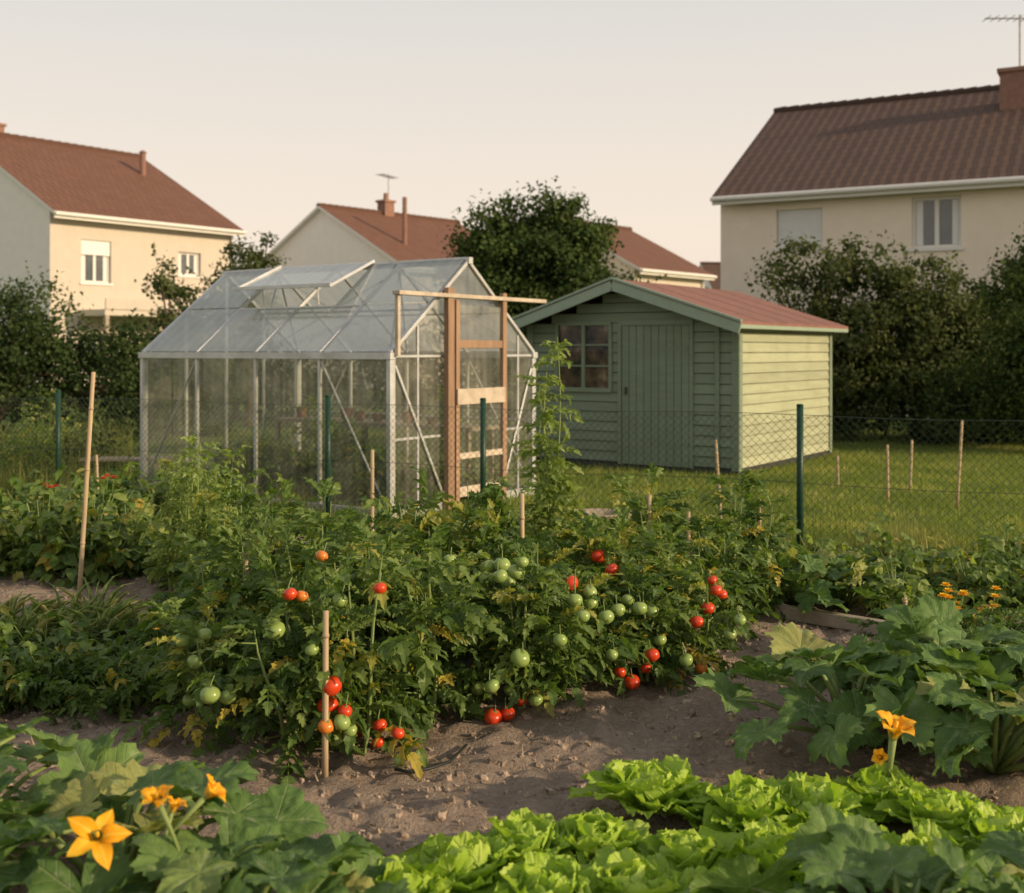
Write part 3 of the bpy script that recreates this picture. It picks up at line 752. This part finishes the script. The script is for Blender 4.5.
for sd in (0,1):
    y0=0 if sd==0 else W_
    for i in range(5):
        w=.05 if i in(0,4) else .03
        fr.beam((i*b,y0,EH+.03),(i*b,W_/2,RH+.01),w,.035)
    fr.beam((.03,y0+(.6 if sd==0 else -.6)*.95,ap(.57)+.0),(L-.03,y0+(.6 if sd==0 else -.6)*.95,ap(.57)),.02,.02)
    for i,(u0,u1) in enumerate(((0,1),(1,0),(0,1),(1,0))):
        fr.beam((i*b+u0*b,y0,EH-.01),(i*b+u1*b,W_/2,RH-.05),.018,.01)
    for i in range(4):
        if sd==0:
            for k in range(2):
                if k==1 and i in (1,2): continue
                yA=W_/2*k/2;yB=W_/2*(k+1)/2
                xa,xb=i*b+.012,i*b+b-.012
                gr.add([(xa,yA,ap(yA)+.045+.01*k),(xb,yA,ap(yA)+.045+.01*k),(xb,yB,ap(yB)+.045+.01*k),(xa,yB,ap(yB)+.045+.01*k)],[(0,1,2,3)],None,0,.5,[xa,xb,xb,xa])
        else:
            xa,xb=i*b+.012,i*b+b-.012
            gr.add([(xa,W_,EH+.045),(xb,W_,EH+.045),(xb,W_/2,RH+.03),(xa,W_/2,RH+.03)],[(0,1,2,3)],None,0,.5,[xa,xb,xb,xa])
        xa,xb=i*b+.012,i*b+b-.012
        gl.add([(xa,y0,.1),(xb,y0,.1),(xb,y0,EH-.03),(xa,y0,EH-.03)],[(0,1,2,3)],None,0,.5,[xa,xb,xb,xa])
# roof vent (open)
vx0,vx1=b+.02,b*2.6
ang=math.radians(23);Lv=.72
vy=W_/2-math.cos(ang)*Lv;vz=RH+.06-math.sin(ang)*Lv
VG=MB();VG.add([(vx0,vy,vz),(vx1,vy,vz),(vx1,W_/2,RH+.06),(vx0,W_/2,RH+.06)],[(0,1,2,3)],None,0,.5,[vx0,vx1,vx1,vx0])
for x in (vx0,vx1): fr.beam((x,vy,vz),(x,W_/2,RH+.07),.03,.03)
fr.beam((vx0-.015,vy-.012,vz),(vx1+.015,vy-.012,vz),.035,.04)
for x in (vx0+.3,vx1-.3): fr.beam((x,vy+.1,vz),(x,W_/2*.55,ap(W_/2*.55)),.014,.014)
fr.beam((b,W_/4,ap(W_/4)+.03),(3*b,W_/4,ap(W_/4)+.03),.03,.03)
gr.add([(vx1+.02,W_/4,ap(W_/4)+.05),(3*b-.012,W_/4,ap(W_/4)+.05),(3*b-.012,W_/2,RH+.05),(vx1+.02,W_/2,RH+.05)],[(0,1,2,3)],None,0,.5,[0,.2,.2,0])
fr.beam((vx1+.01,W_/4,ap(W_/4)+.03),(vx1+.01,W_/2,RH+.02),.025,.03)
for x in (0,L):
    for y in (.02,W_-.02): fr.box((x-.028,y-.025,.09),(x+.028,y+.025,EH-.03))
    if x==0:
        for y in (.6,1.2,1.8): fr.box((x-.015,y-.015,.09),(x+.015,y+.015,ap(y)-.02))
    for seg in ((0,.4),(.4,.83),(.83,1.2),(1.2,1.75),(1.75,2.1),(2.1,W_)):
        ya,yb=seg
        z0=1.98 if (x>0 and .8<ya<1.7) else .1
        gl.add([(x,ya+.01,z0),(x,yb-.01,z0),(x,yb-.01,ap(yb-.01)-.01),(x,ya+.01,ap(ya+.01)-.01)],[(0,1,2,3)],None,0,.5,[ya,yb,yb,ya])
    if x>0:
        for y in (.4,2.1): fr.box((x-.012,y-.012,.09),(x+.012,y+.012,ap(y)-.02))
        for z in (.75,EH):
            fr.beam((x+.004,.03,z),(x+.004,.8,z),.018,.025);fr.beam((x+.004,1.78,z),(x+.004,W_-.03,z),.018,.025)
        fr.beam((x+.022,.05,1.45),(x+.022,.78,.15),.012,.028);fr.beam((x+.022,1.8,.15),(x+.022,W_-.06,1.4),.012,.025)
fr.obj('aluminium_frame',[M_alu],gh,bevel=.003);gl.obj('wall_panels',[M_gwall],gh);gr.obj('roof_panels',[M_groof],gh);VG.obj('roof_vent',[M_groof],gh)
wd=MB()
xw=L+.07
wd.box((xw-.03,.76,.02),(xw+.03,.86,2.22),0,.3);wd.box((xw-.025,1.70,.02),(xw+.025,1.77,2.2),0,.6);wd.box((xw-.026,.90,.05),(xw+.02,.96,2.1),0,.8)
wd.box((xw-.02,.961,1.62),(xw+.018,1.699,1.70),0,.4)
wd.obj('timber_door_frame',[M_wood],gh,bevel=.004)
wd=MB()
for z,h in ((.12,.1),(.5,.06),): wd.box((xw-.02,.961,z),(xw+.018,1.699,z+h),0,random.random())
wd.box((xw-.045,.0,2.12),(xw+.049,2.5,2.16),0,.5);wd.box((xw-.03,.02,EH),(xw+.01,.06,2.119),0,.5)
wd.box((xw+.0185,.9,1.05),(xw+.04,1.72,1.21),0,.5)
wd.obj('door_rails',[M_pale_w],gh,bevel=.004)
dg_=MB();dg_.add([(xw,.96,.22),(xw,1.7,.22),(xw,1.7,2.05),(xw,.96,2.05)],[(0,1,2,3)],None,0,.5,[.9,1.7,1.7,.9]);dg_.obj('door_glazing',[M_gwall],gh)
st=MB()
st.box((.2,1.75,.72),(3.3,2.3,.76),0,.4)
for x in (.25,1.7,3.2):
    for y in (1.8,2.25): st.box((x-.025,y-.025,0),(x+.025,y+.025,.719),0,.5)
rr_=random.Random(5)
for i in range(8):
    x=.4+i*.36+rr_.uniform(-.08,.08);yy=2.0+rr_.uniform(-.1,.1);k=rr_.uniform(.6,1.1);st.tube([(x,yy,.762),(x,yy,.762+.13*k)],[.055*k,.08*k],12,1,rr_.random())
st.obj('staging_bench',[M_wood2,M_chim],gh)
for i in range(18):
    me=random.choice(BM+TP+TM[:2]);o=inst('greenhouse_crop',me,(random.uniform(.25,3.3),random.uniform(.35,1.9),0),random.uniform(0,6),random.uniform(.8,1.3));o.parent=gh

# ------------------------------------------------------------ shed
SW,SD,SE,SR=3.2,3.4,1.98,2.50
sh=empty('garden_shed',(.256,16.5,0),math.radians(-34.8))
wl=MB();ph=.135
def halfw(z): return SW/2 if z<=SE else max(0.02,SW/2*(1-(z-SE)/(SR-SE)))
z=.08
op=[(1.515,2.535,0,1.93),(.50,1.32,1.08,1.94)]
while z<SR-.05:
    z1=min(z+ph,SR-.01);hw=halfw(z1)
    segs=[(SW/2-hw,SW/2+hw)]
    for a0,a1,b0,b1 in op:
        if z1>b0+.02 and z<b1-.02:
            ns=[]
            for s0,s1 in segs:
                if a0>s0: ns.append((s0,min(a0,s1)))
                if a1<s1: ns.append((max(a1,s0),s1))
            segs=ns
    for s0,s1 in segs:
        if s1-s0<.02: continue
        r=random.random()
        v=[(s0,-.022,z+.006),(s1,-.022,z+.006),(s1,-.006,z1-.004),(s0,-.006,z1-.004),(s0,.03,z+.006),(s1,.03,z+.006),(s1,.03,z1-.004),(s0,.03,z1-.004)]
        wl.add(v,[(0,1,2,3),(0,4,5,1),(2,6,7,3),(1,5,6,2),(0,3,7,4)],None,0,r)
    if z<SE:
        zt=min(z1,SE)
        for (xa,sg) in ((SW,1),(0,-1)):
            r=random.random()
            v=[(xa+sg*.022,0.03,z+.006),(xa+sg*.022,SD,z+.006),(xa+sg*.006,SD,zt-.004),(xa+sg*.006,.03,zt-.004)]
            v+= [(xa-sg*.03,0.03,z+.006),(xa-sg*.03,SD,z+.006),(xa-sg*.03,SD,zt-.004),(xa-sg*.03,.03,zt-.004)]
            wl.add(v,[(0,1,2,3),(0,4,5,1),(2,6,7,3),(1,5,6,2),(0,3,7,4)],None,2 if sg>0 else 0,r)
    z+=ph
wl.box((.03,SD-.03,.05),(SW-.03,SD,SE),0)
wl.box((.032,.031,.05),(SW-.032,.035,SE),1)
wl.box((0,0,0),(SW,SD,.075),1)
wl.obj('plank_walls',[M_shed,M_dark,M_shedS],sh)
tr=MB()
tr.box((SW-.075,-.034,.05),(SW+.03,-.0225,SE-.02),0,.3);tr.box((SW+.0225,-.0224,.05),(SW+.034,.07,SE-.02),0,.3)
tr.box((-.03,-.034,.05),(.075,-.0225,SE-.02),0,.3);tr.box((SW+.0225,SD-.08,.05),(SW+.034,SD+.02,SE-.02),0,.3)
tr.box((SW-.3,-.045,.05),(SW-.24,-.0345,SE-.03),0,.3)
a0,a1=1.515,2.535
tr.box((a0-.05,-.04,.05),(a0,-.0,1.93),0,.7);tr.box((a1,-.04,.05),(a1+.05,0,1.93),0,.7);tr.box((a0-.05,-.042,1.93),(a1+.05,0,2.0),0,.7)
nb=9;bw=(a1-a0-.012)/nb
for i in range(nb):
    x=a0+.006+i*bw;tr.box((x+.004,-.028,.06),(x+bw-.004,.0,1.925),0,random.uniform(.2,.8))
tr.box((a0+.006,-.008,.06),(a1-.006,-.001,1.925),1)
for z in (.35,1.6): tr.box((a1-.4,-.034,z),(a1-.02,-.0285,z+.035),0,.1)
tr.box((a0+.06,-.05,1.0),(a0+.09,-.029,1.10),1)
w0,w1,q0,q1=.50,1.32,1.08,1.94
tr.box((w0-.05,-.05,q0-.06),(w1+.05,0.01,q0),0,.6);tr.box((w0-.04,-.045,q1),(w1+.04,.01,q1+.05),0,.6);tr.box((w0-.05,-.044,q0),(w0,.01,q1),0,.6);tr.box((w1,-.044,q0),(w1+.05,.01,q1),0,.6)
wxm=(w0+w1)/2
tr.box((wxm-.025,-.036,q0),(wxm+.025,0,q1),0,.6)
for xa,xb in ((w0,wxm-.025),(wxm+.025,w1)):
    for zz_ in (.30,.59): tr.box((xa,-.03,q0+zz_-.012),(xb,-.005,q0+zz_+.012),0,.6)
tr.box((w0,.0,q0),(w1,.008,q1),2)
tr.obj('door_and_window',[M_shed,M_dark,M_glass2,M_trim],sh,bevel=.002)
rf=MB();ov=.42;so=.22;sl=(SR-SE)/(SW/2)
for sg in (-1,1):
    xe=SW/2+sg*(SW/2+so);ze=SR-sl*(SW/2+so)
    v=[(SW/2,-ov,SR+.045),(xe,-ov,ze+.045),(xe,SD+.2,ze+.045),(SW/2,SD+.2,SR+.045)]
    v2=[(a,b_,c-.035) for a,b_,c in v]
    rf.add(v+v2,[(0,1,2,3),(4,7,6,5),(0,4,5,1),(1,5,6,2),(2,6,7,3)],None,0)
    for k in range(1,5):
        y=-ov+k*(SD+.2+ov)/5
        rf.beam((SW/2,y,SR+.047),(xe,y,ze+.047),.02,.004,0,r=.4)
    rf.beam((SW/2,-ov-.014,SR-.045),(xe,-ov-.014,ze-.04),.026,.13,1)
    rf.beam((SW/2,-ov-.02,SR+.052),(xe+sg*.02,-ov-.02,ze+.052),.055,.03,1)
    rf.beam((xe-sg*.012,-ov+.003,ze-.0),(xe-sg*.012,SD+.2,ze-.0),.022,.08,1)
rf.obj('roof',[M_felt,M_shed2],sh)

# ------------------------------------------------------------ houses
def house(name,loc,rz,L,D,E,R,tile,wall,gwall,front_w=(),ovx=.25,ovy=.45):
    h=empty(name,(loc[0],loc[1],0),rz)
    w=MB()
    xs_=sorted(set([0,L]+[a for o in front_w for a in (o[0],o[0]+o[2])]));zs_=sorted(set([0,E]+[a for o in front_w for a in (o[1],o[1]+o[3])]))
    for i in range(len(xs_)-1):
        for j in range(len(zs_)-1):
            cx=(xs_[i]+xs_[i+1])/2;cz=(zs_[j]+zs_[j+1])/2
            if any(o[0]<cx<o[0]+o[2] and o[1]<cz<o[1]+o[3] for o in front_w): continue
            w.add([(xs_[i],0,zs_[j]),(xs_[i+1],0,zs_[j]),(xs_[i+1],0,zs_[j+1]),(xs_[i],0,zs_[j+1])],[(0,1,2,3)],None,0)
    dp=.2
    fr_=MB()
    for o in front_w:
        x0,z0,ww,hh_=o[:4];x1=x0+ww;z1=z0+hh_
        w.add([(x0,0,z0),(x0,dp,z0),(x0,dp,z1),(x0,0,z1),(x1,0,z0),(x1,dp,z0),(x1,dp,z1),(x1,0,z1)],[(0,1,2,3),(4,7,6,5),(0,4,5,1),(3,2,6,7)],None,0)
        fr_.box((x0-.06,-.05,z0-.08),(x1+.06,.1,z0-.003),0)
        if o[4]=='shutter':
            k=z0
            while k<z1-.01:
                fr_.box((x0+.02,.08,k),(x1-.02,.12-.006,min(z1,k+.055)),2,random.random());k+=.06
            fr_.box((x0,.12,z0),(x1,.14,z1),2)
        else:
            fr_.box((x0,.12,z0),(x0+.07,.17,z1),0);fr_.box((x1-.07,.12,z0),(x1,.17,z1),0);fr_.box((x0+.07,.12,z0),(x1-.07,.17,z0+.07),0);fr_.box((x0+.07,.12,z1-.07),(x1-.07,.17,z1),0)
            xm_=(x0+x1)/2;fr_.box((xm_-.05,.115,z0+.07),(xm_+.05,.165,z1-.07),0)
            fr_.box((x0+.07,.15,z0+.07),(x1-.07,.155,z1-.07),1)
            if len(o)>5: fr_.box((x0+.01,.06,z1-o[5]),(x1-.01,.11,z1-.005),2)
            for xa_,xb_ in ((x0+.08,x0+.08+ww*.14),(x1-.08-ww*.12,x1-.08)): fr_.box((xa_,.146,z0+.08),(xb_,.1495,z1-.08),2,.2)
    w.add([(L,0,0),(L,D,0),(L,D,E),(L,D/2,R),(L,0,E)],[(0,1,2,4)],[(4,2,3)],1)
    w.add([(0,0,0),(0,D,0),(0,D,E),(0,D/2,R),(0,0,E)],[(0,4,2,1)],[(4,3,2)],1)
    w.add([(0,D,0),(L,D,0),(L,D,E),(0,D,E)],[(0,3,2,1)],None,0)
    w.obj('walls',[wall,gwall],h)
    sl=(R-E)/(D/2);r_=MB()
    for sg in (-1,1):
        ye=D/2+sg*(D/2+ovy);ze=R-sl*(D/2+ovy);ln=math.hypot(D/2+ovy,R-ze)
        v=[(-ovx,ye,ze+.12),(L+ovx,ye,ze+.12),(L+ovx,D/2,R+.12),(-ovx,D/2,R+.12)]
        v2=[(a,b_,c-.12) for a,b_,c in v]
        aa=[0,L,L,0];bb=[0,0,ln,ln]
        r_.add(v+v2,[(0,1,2,3) if sg<0 else (0,3,2,1)],None,0,.5,aa*2,bb*2)
        r_.add(v+v2,[(4,7,6,5),(0,4,5,1),(0,3,7,4),(1,5,6,2)],None,1,.5,aa*2,bb*2)
        r_.tube([(-ovx,ye+sg*.07,ze+.04),(L+ovx,ye+sg*.07,ze+.04)],.06,8,1)
        r_.box((-ovx+.01,min(ye,ye-sg*.03),ze-.10),(L+ovx-.01,max(ye,ye-sg*.03),ze-.002),1)
    k=-ovx
    while k<L+ovx-.05:
        k2=min(k+.36,L+ovx+.02);r_.tube([(k,D/2,R+.10),(k2,D/2,R+.115)],[.12,.135],8,0);k+=.35
    r_.tube([(L-.1,-.08,.0),(L-.1,-.08,E-.15)],.045,8,1)
    r_.obj('roof',[tile,M_trim],h)
    if front_w: fr_.obj('windows',[M_trim,M_glass,M_shut],h)
    return h
def chimney(h,x,y,z0,z1,w=.6,d=.45,pot=True):
    m=MB();m.box((x-w/2,y-d/2,z0),(x+w/2,y+d/2,z1),0);m.box((x-w/2-.06,y-d/2-.06,z1),(x+w/2+.06,y+d/2+.06,z1+.1),0,.8)
    if pot: m.tube([(x-.0,y,z1+.1),(x-.0,y,z1+.42)],[.13,.1],10,0,.9)
    m.obj('chimney',[M_chim],h)
def antenna(h,x,y,z0,z1,s=1.0,a=0.0):
    m=MB();m.tube([(x,y,z0),(x,y,z1)],.026*s,6,0)
    c,sn=math.cos(a),math.sin(a)
    def q(u,v,z): return (x+u*c-v*sn,y+u*sn+v*c,z)
    m.tube([q(-.9*s,0,z1-.1),q(.6*s,0,z1-.1)],.018*s,5,0)
    for k in range(8):
        u=-.85*s+k*.2*s;m.tube([q(u,-.28*s,z1-.1),q(u,.28*s,z1-.1)],.011*s,4,0)
    m.obj('tv_antenna',[M_anten],h)
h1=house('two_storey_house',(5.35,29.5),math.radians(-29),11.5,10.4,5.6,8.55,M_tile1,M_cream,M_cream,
   [(1.45,4.15,1.15,.95,'shutter'),(4.7,4.0,1.1,1.2,'w'),(1.5,1.0,1.2,1.3,'w'),(4.6,1.0,1.1,1.3,'w'),(8.6,4.0,1.1,1.2,'w')],ovx=.1,ovy=.4)
chimney(h1,6.62,3.9,7.2,8.75,.75,.55,False);antenna(h1,6.70,3.9,8.85,10.25,1.0,.5)
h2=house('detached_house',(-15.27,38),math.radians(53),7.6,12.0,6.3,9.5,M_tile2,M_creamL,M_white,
   [(1.15,3.9,1.15,1.45,'w',.5),(5.1,4.35,1.0,.85,'w'),(1.2,.9,1.2,1.2,'w')],ovx=.15,ovy=.5)
chimney(h2,1.5,6.2,9.2,9.95,.5,.5,True)
m=MB();m.tube([(6.4,4.0,8.0),(6.4,4.0,9.4)],.12,10,0);m.tube([(6.4,4.0,9.4),(6.4,4.0,9.5)],[.17,.05],10,0);m.obj('flue_pipe',[M_chim],h2)
m=MB();m.box((1.0,-1.6,2.75),(7.6,-.01,2.95),0);m.box((1.0,-1.65,2.95),(7.6,-1.6,3.3),0)
for x in (1.1,3.2,5.4,7.5): m.box((x-.07,-1.6,0),(x+.07,-1.46,2.749),1)
m.obj('terrace',[M_creamL,M_wood2],h2)
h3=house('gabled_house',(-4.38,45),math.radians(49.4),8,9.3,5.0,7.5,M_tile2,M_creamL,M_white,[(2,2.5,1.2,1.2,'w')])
chimney(h3,3.6,4.65,7.2,8.1,.55,.5,True);antenna(h3,3.9,4.8,8.2,9.4,.9,.3)
m=MB();m.tube([(1.8,1.6,5.6),(1.8,1.6,7.9)],.10,8,0);m.obj('flue_pipe',[M_chim],h3)
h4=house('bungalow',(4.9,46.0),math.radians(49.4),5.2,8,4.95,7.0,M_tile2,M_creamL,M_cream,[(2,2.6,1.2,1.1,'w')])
h5=house('distant_house',(15.5,85),math.radians(10),9,8,5,8.2,M_tile1,M_cream,M_white,[(2,2.6,1.2,1.1,'w')])

# ------------------------------------------------------------ trees & hedges
SL=simpleleaf(.36,.2,.25)
def tree(name,base,lobes,ncl,nlv,ls,mat,trunk=(.12,1.5),cr=(.18,.4),limbs=True,seed=0,sprigs=0):
    g=np.random.default_rng(seed);mb=MB();bx,by=base
    vol=np.array([l[3]*l[4]*l[5] for l in lobes])**.8;vol/=vol.sum()
    C=[]
    for _ in range(ncl):
        l=lobes[g.choice(len(lobes),p=vol)]
        dv=nrm(g.standard_normal(3));rr=g.random()**.38
        C.append(np.array(l[:3])+dv*rr*np.array(l[3:6]))
    C=np.array(C);C[:,2]=np.maximum(C[:,2],.1);cen=np.array([l[:3] for l in lobes]).mean(0)
    R=g.uniform(cr[0],cr[1],ncl)
    n=ncl*nlv;ci=np.repeat(np.arange(ncl),nlv)
    off=g.standard_normal((n,3));P=C[ci]+off*R[ci][:,None]*.5*np.array([1.15,1.15,.8])
    P[:,2]=np.maximum(P[:,2],.02)
    outv=nrm(P-cen)+nrm(off)*.8+g.standard_normal((n,3))*.35
    outv[:,2]+=.4
    y=g.standard_normal((n,3));y[:,2]-=.3
    T=frames(y,outv,g.uniform(.65,1.3,n)*ls)
    r=np.clip(g.uniform(.1,.8,ncl)[ci]*.8+g.normal(.1,.11,n)+ (off[:,2]*.07),0,.95)
    P[:,0]+=bx;P[:,1]+=by
    mb.batch(SL,T,P,0,r)
    if sprigs:
        idx=g.integers(0,ncl,sprigs)
        for i in idx:
            d=nrm(C[i]-cen)+np.array([0,0,.7]);d=nrm(d);p0=C[i]+np.array([bx,by,0]);ln=g.uniform(.35,.8);p1=p0+d*ln
            mb.tube([p0,p1],[.008,.003],4,1)
            k=16;s=g.random(k);PP=p0+(p1-p0)*s[:,None]
            mb.batch(SL,frames(g.standard_normal((k,3))+d,g.standard_normal((k,3)),np.full(k,ls)),PP,0,g.uniform(.3,.9,k))
    th=trunk[1];tp=np.array([bx+cen[0]*.3,by+cen[1]*.3,th])
    mb.tube([(bx,by,0),(bx+.03,by,th*.5),tuple(tp)],[trunk[0]*1.25,trunk[0],trunk[0]*.85],9,1)
    if limbs:
        for i in g.choice(ncl,min(ncl,22),replace=False):
            c=C[i]+np.array([bx,by,0]);mid=(tp+c)/2+np.array([0,0,.12]);mb.tube([tuple(tp-np.array([0,0,g.uniform(0,.3)])),tuple(mid),tuple(c)],[trunk[0]*.5,trunk[0]*.28,.012],6,1)
    return mb.obj(name,[mat,M_bark])
tree('broadleaf_tree',(.45,24.5),[(0,0,3.3,1.6,1.5,1.3),(-1.0,.2,3.0,1.1,1.2,1.2),(1.05,0,3.2,1.1,1.2,1.1),(.2,0,4.3,1.1,1.0,.85),(-.6,0,4.0,.9,.9,.7),(1.0,.1,4.0,.7,.8,.7),(.1,0,2.2,1.8,1.4,1.0)],320,110,.10,M_tree,(.17,2.0),(.2,.42),True,1,30)
tree('small_tree',(-5.5,24),[(0,0,3.0,.7,.7,1.0),(.3,0,3.7,.5,.5,.6),(-.3,0,2.3,.8,.8,1.0)],80,80,.09,M_olive,(.09,1.2),(.15,.35),True,2,18)
tree('small_tree',(-6.5,22),[(0,0,2.3,.55,.6,.9),(.4,0,1.6,.7,.8,1.0),(-.2,0,3.0,.35,.4,.4)],60,65,.09,M_olive,(.08,1.0),(.15,.3),True,3,18)
tree('garden_hedge',(-9.0,20),[(-.8,0,1.5,1.5,1.0,1.5),(.6,.2,1.5,1.1,1.0,1.45),(2.0,.6,1.0,1.0,.9,1.15),(3.2,1.2,.9,.9,.9,1.0)],300,110,.08,M_hedge,(.1,.9),(.2,.4),True,4,10)
tree('garden_hedge',(-6.5,27),[(-2,0,.9,2.0,1,1.0),(1,0,1.0,2.0,1,1.0),(4,0,1.1,2.0,1,1.1),(6.5,0,1.2,1.6,1,1.2)],260,80,.11,M_hedge,(.1,.8),(.25,.5),False,5,6)
tree('garden_hedge',(3.0,26),[(-1,0,1.0,2.0,1,1.3),(1.5,0,1.1,2.0,1,1.2),(4,0,1.1,2.0,1,1.4)],170,80,.11,M_hedge,(.1,.8),(.25,.5),False,6,6)
tree('laurel_shrub',(5.3,20.5),[(-.1,0,1.9,1.1,.9,1.6),(.9,.1,2.1,1.0,.9,1.5),(.2,0,1.0,1.5,1.0,1.1),(-.7,0,1.2,.6,.8,1.1)],250,110,.09,M_olive,(.1,.9),(.18,.38),True,7,30)
tree('laurel_shrub',(7.3,20.8),[(0,0,1.8,1.1,.9,1.5),(.9,.1,1.6,1.1,.9,1.4),(-.3,0,1.1,1.4,1.0,1.1)],230,110,.09,M_olive,(.1,.9),(.18,.38),True,8,24)
tree('conifer_shrub',(8.3,17.8),[(-.2,0,1.9,.8,.8,1.7),(.6,0,2.5,.9,.8,1.5),(0,0,1.0,1.1,.9,1.0)],230,115,.075,M_tree,(.1,.9),(.15,.35),True,9,18)
tree('garden_hedge',(9.2,19.4),[(-1.6,0,.6,1.2,.6,.75),(0,0,.6,1.4,.6,.8),(1.6,0,.7,1.2,.6,.9)],150,90,.09,M_hedge,(.1,.5),(.2,.4),False,12,4)
tree('garden_hedge',(12,22),[(-2,0,1.5,2,1,1.7),(1,0,1.5,2,1,1.7)],130,90,.11,M_hedge,(.1,.8),(.25,.5),False,10,6)
tree('distant_trees',(0,62),[(x,random.uniform(-2,6),1.6,4.5,3,random.uniform(1.6,2.6)) for x in range(-46,60,6)],380,50,.38,M_hedge,(.1,.8),(.9,1.8),False,11)

# ------------------------------------------------------------ stakes, plank, tub, hose
def stake(px,ytop,d,lean=0.0,r=.012):
    z=CH-(ytop-HOR)/F*d;p=gp(px,d);m=MB()
    q=[p+Vector((lean*s,0.02*s,z*s)) for s in (0,.25,.5,.75,1)]
    m.tube(q,[r*1.1,r,r*1.03,r*.95,r*.9],8,0);
    for k in (.3,.6,.85):
        c=p+Vector((lean*k,.02*k,z*k));m.tube([c-Vector((0,0,.006)),c+Vector((0,0,.006))],[r*1.15,r*1.15],8,0,.2)
    m.obj('bamboo_stake',[M_bamboo],smooth=True)
stake(78,372,6.9,.085,.014);stake(245,533,5.6,0,.015);stake(325,612,4.30,0,.012);stake(372,450,8.4,0,.015);stake(522,494,6.0,0,.014)
stake(722,440,9.9,-.05,.013);stake(650,495,7.0,.0,.014);stake(689,512,6.9,.0,.013);stake(957,420,11.5,.06,.014);stake(906,598,6.6,0,.013);stake(888,445,12,0,.014);stake(910,440,13,0.03,.014);stake(99,455,10.5,-.03,.012);stake(290,522,7.2,0,.01);stake(732,715,4.9,0,.012);stake(760,500,9,0,.012);stake(838,455,13.5,0,.014)
pk=MB();pk.beam(gp(768,6.92,.04),gp(940,6.25,.04),.06,.08,0);pk.beam(gp(940,6.25,.038)+Vector((.01,0,0)),gp(1100,5.9,.038),.06,.075,0)
pk.obj('timber_bed_edging',[M_wood2],bevel=.006)
tb=MB();c=gp(600,10.2);ns=28
prof=[(.22,0),(.27,.14),(.285,.15),(.285,.165),(.255,.165),(.245,.145),(.20,.04),(0.001,.04)]
v=[];q=[]
for i,(r,z) in enumerate(prof):
    for j in range(ns): a=6.2832*j/ns;v.append((c.x+math.cos(a)*r,c.y+math.sin(a)*r*.8,z))
for i in range(len(prof)-1):
    for j in range(ns): q.append((i*ns+j,i*ns+(j+1)%ns,(i+1)*ns+(j+1)%ns,(i+1)*ns+j))
tb.add(v,q,None,0);tb.obj('garden_tub',[M_wood2],smooth=True)
hs=MB();pts=[gp(395,4.32,.025),gp(412,4.29,.025),gp(430,4.33,.025),gp(450,4.40,.025),gp(466,4.6,.02)]
hs.tube(pts,.006,7,0);hs.obj('drip_hose',[M_hose],smooth=True)
bx=MB();p=gp(120,13.6)
for k in range(3): bx.box((p.x-.5,p.y+k*.14,.28),(p.x+.5,p.y+k*.14+.12,.31),0,random.random())
for x in (-.42,.42): bx.box((p.x+x-.03,p.y+.05,0),(p.x+x+.03,p.y+.11,.279),0);bx.box((p.x+x-.03,p.y+.3,0),(p.x+x+.03,p.y+.36,.279),0)
bx.obj('garden_bench',[M_wood2],bevel=.004)

# ------------------------------------------------------------ light, world, camera
sd=Vector((.93,-.37,0)).normalized();elv=math.radians(17)
sv=Vector((sd.x*math.cos(elv),sd.y*math.cos(elv),math.sin(elv)))
ld=bpy.data.lights.new('sun','SUN');ld.energy=4.6;ld.angle=math.radians(1.5);ld.color=(1,.77,.50)
lo=bpy.data.objects.new('sun',ld);lo.rotation_euler=(-sv).to_track_quat('-Z','Y').to_euler();lo.location=(20,-8,12);scene.collection.objects.link(lo)
w=bpy.data.worlds.new('World');scene.world=w;w.use_nodes=True;nt=w.node_tree
for n_ in list(nt.nodes): nt.nodes.remove(n_)
t=NT(nt)
sky=t.n('ShaderNodeTexSky',sky_type='NISHITA');sky.sun_disc=False;sky.sun_elevation=elv;sky.sun_rotation=math.atan2(sd.x,sd.y);sky.dust_density=4;sky.air_density=1.2
b1=t.n('ShaderNodeBackground',{0:sky.outputs[0],1:.10})
sz_=t.n('ShaderNodeSeparateXYZ',{0:t.n('ShaderNodeTexCoord').outputs['Generated']}).outputs[2]
rp=t.ramp(sz_,[(0.0,(1.0,.82,.66)),(.10,(1.0,.85,.71)),(.30,(.78,.75,.70)),(1.0,(.34,.36,.39))])
b2=t.n('ShaderNodeBackground',{0:rp,1:1.1})
mx=t.n('ShaderNodeMixShader',{0:.82,1:b1.outputs[0],2:b2.outputs[0]})
t.n('ShaderNodeOutputWorld',{0:mx.outputs[0]})
cd=bpy.data.cameras.new('camera');cd.sensor_width=36;cd.lens=36*F/1024;cd.shift_y=-(446.5-HOR)/1024;cd.clip_end=2000;cd.clip_start=.05
cd.dof.use_dof=True;cd.dof.focus_distance=5.4;cd.dof.aperture_fstop=2.8
co=bpy.data.objects.new('camera',cd);co.location=(0,0,CH);co.rotation_euler=(math.radians(90),0,0);scene.collection.objects.link(co)
scene.camera=co
scene.view_settings.view_transform='Standard';scene.view_settings.look='None';scene.view_settings.exposure=0
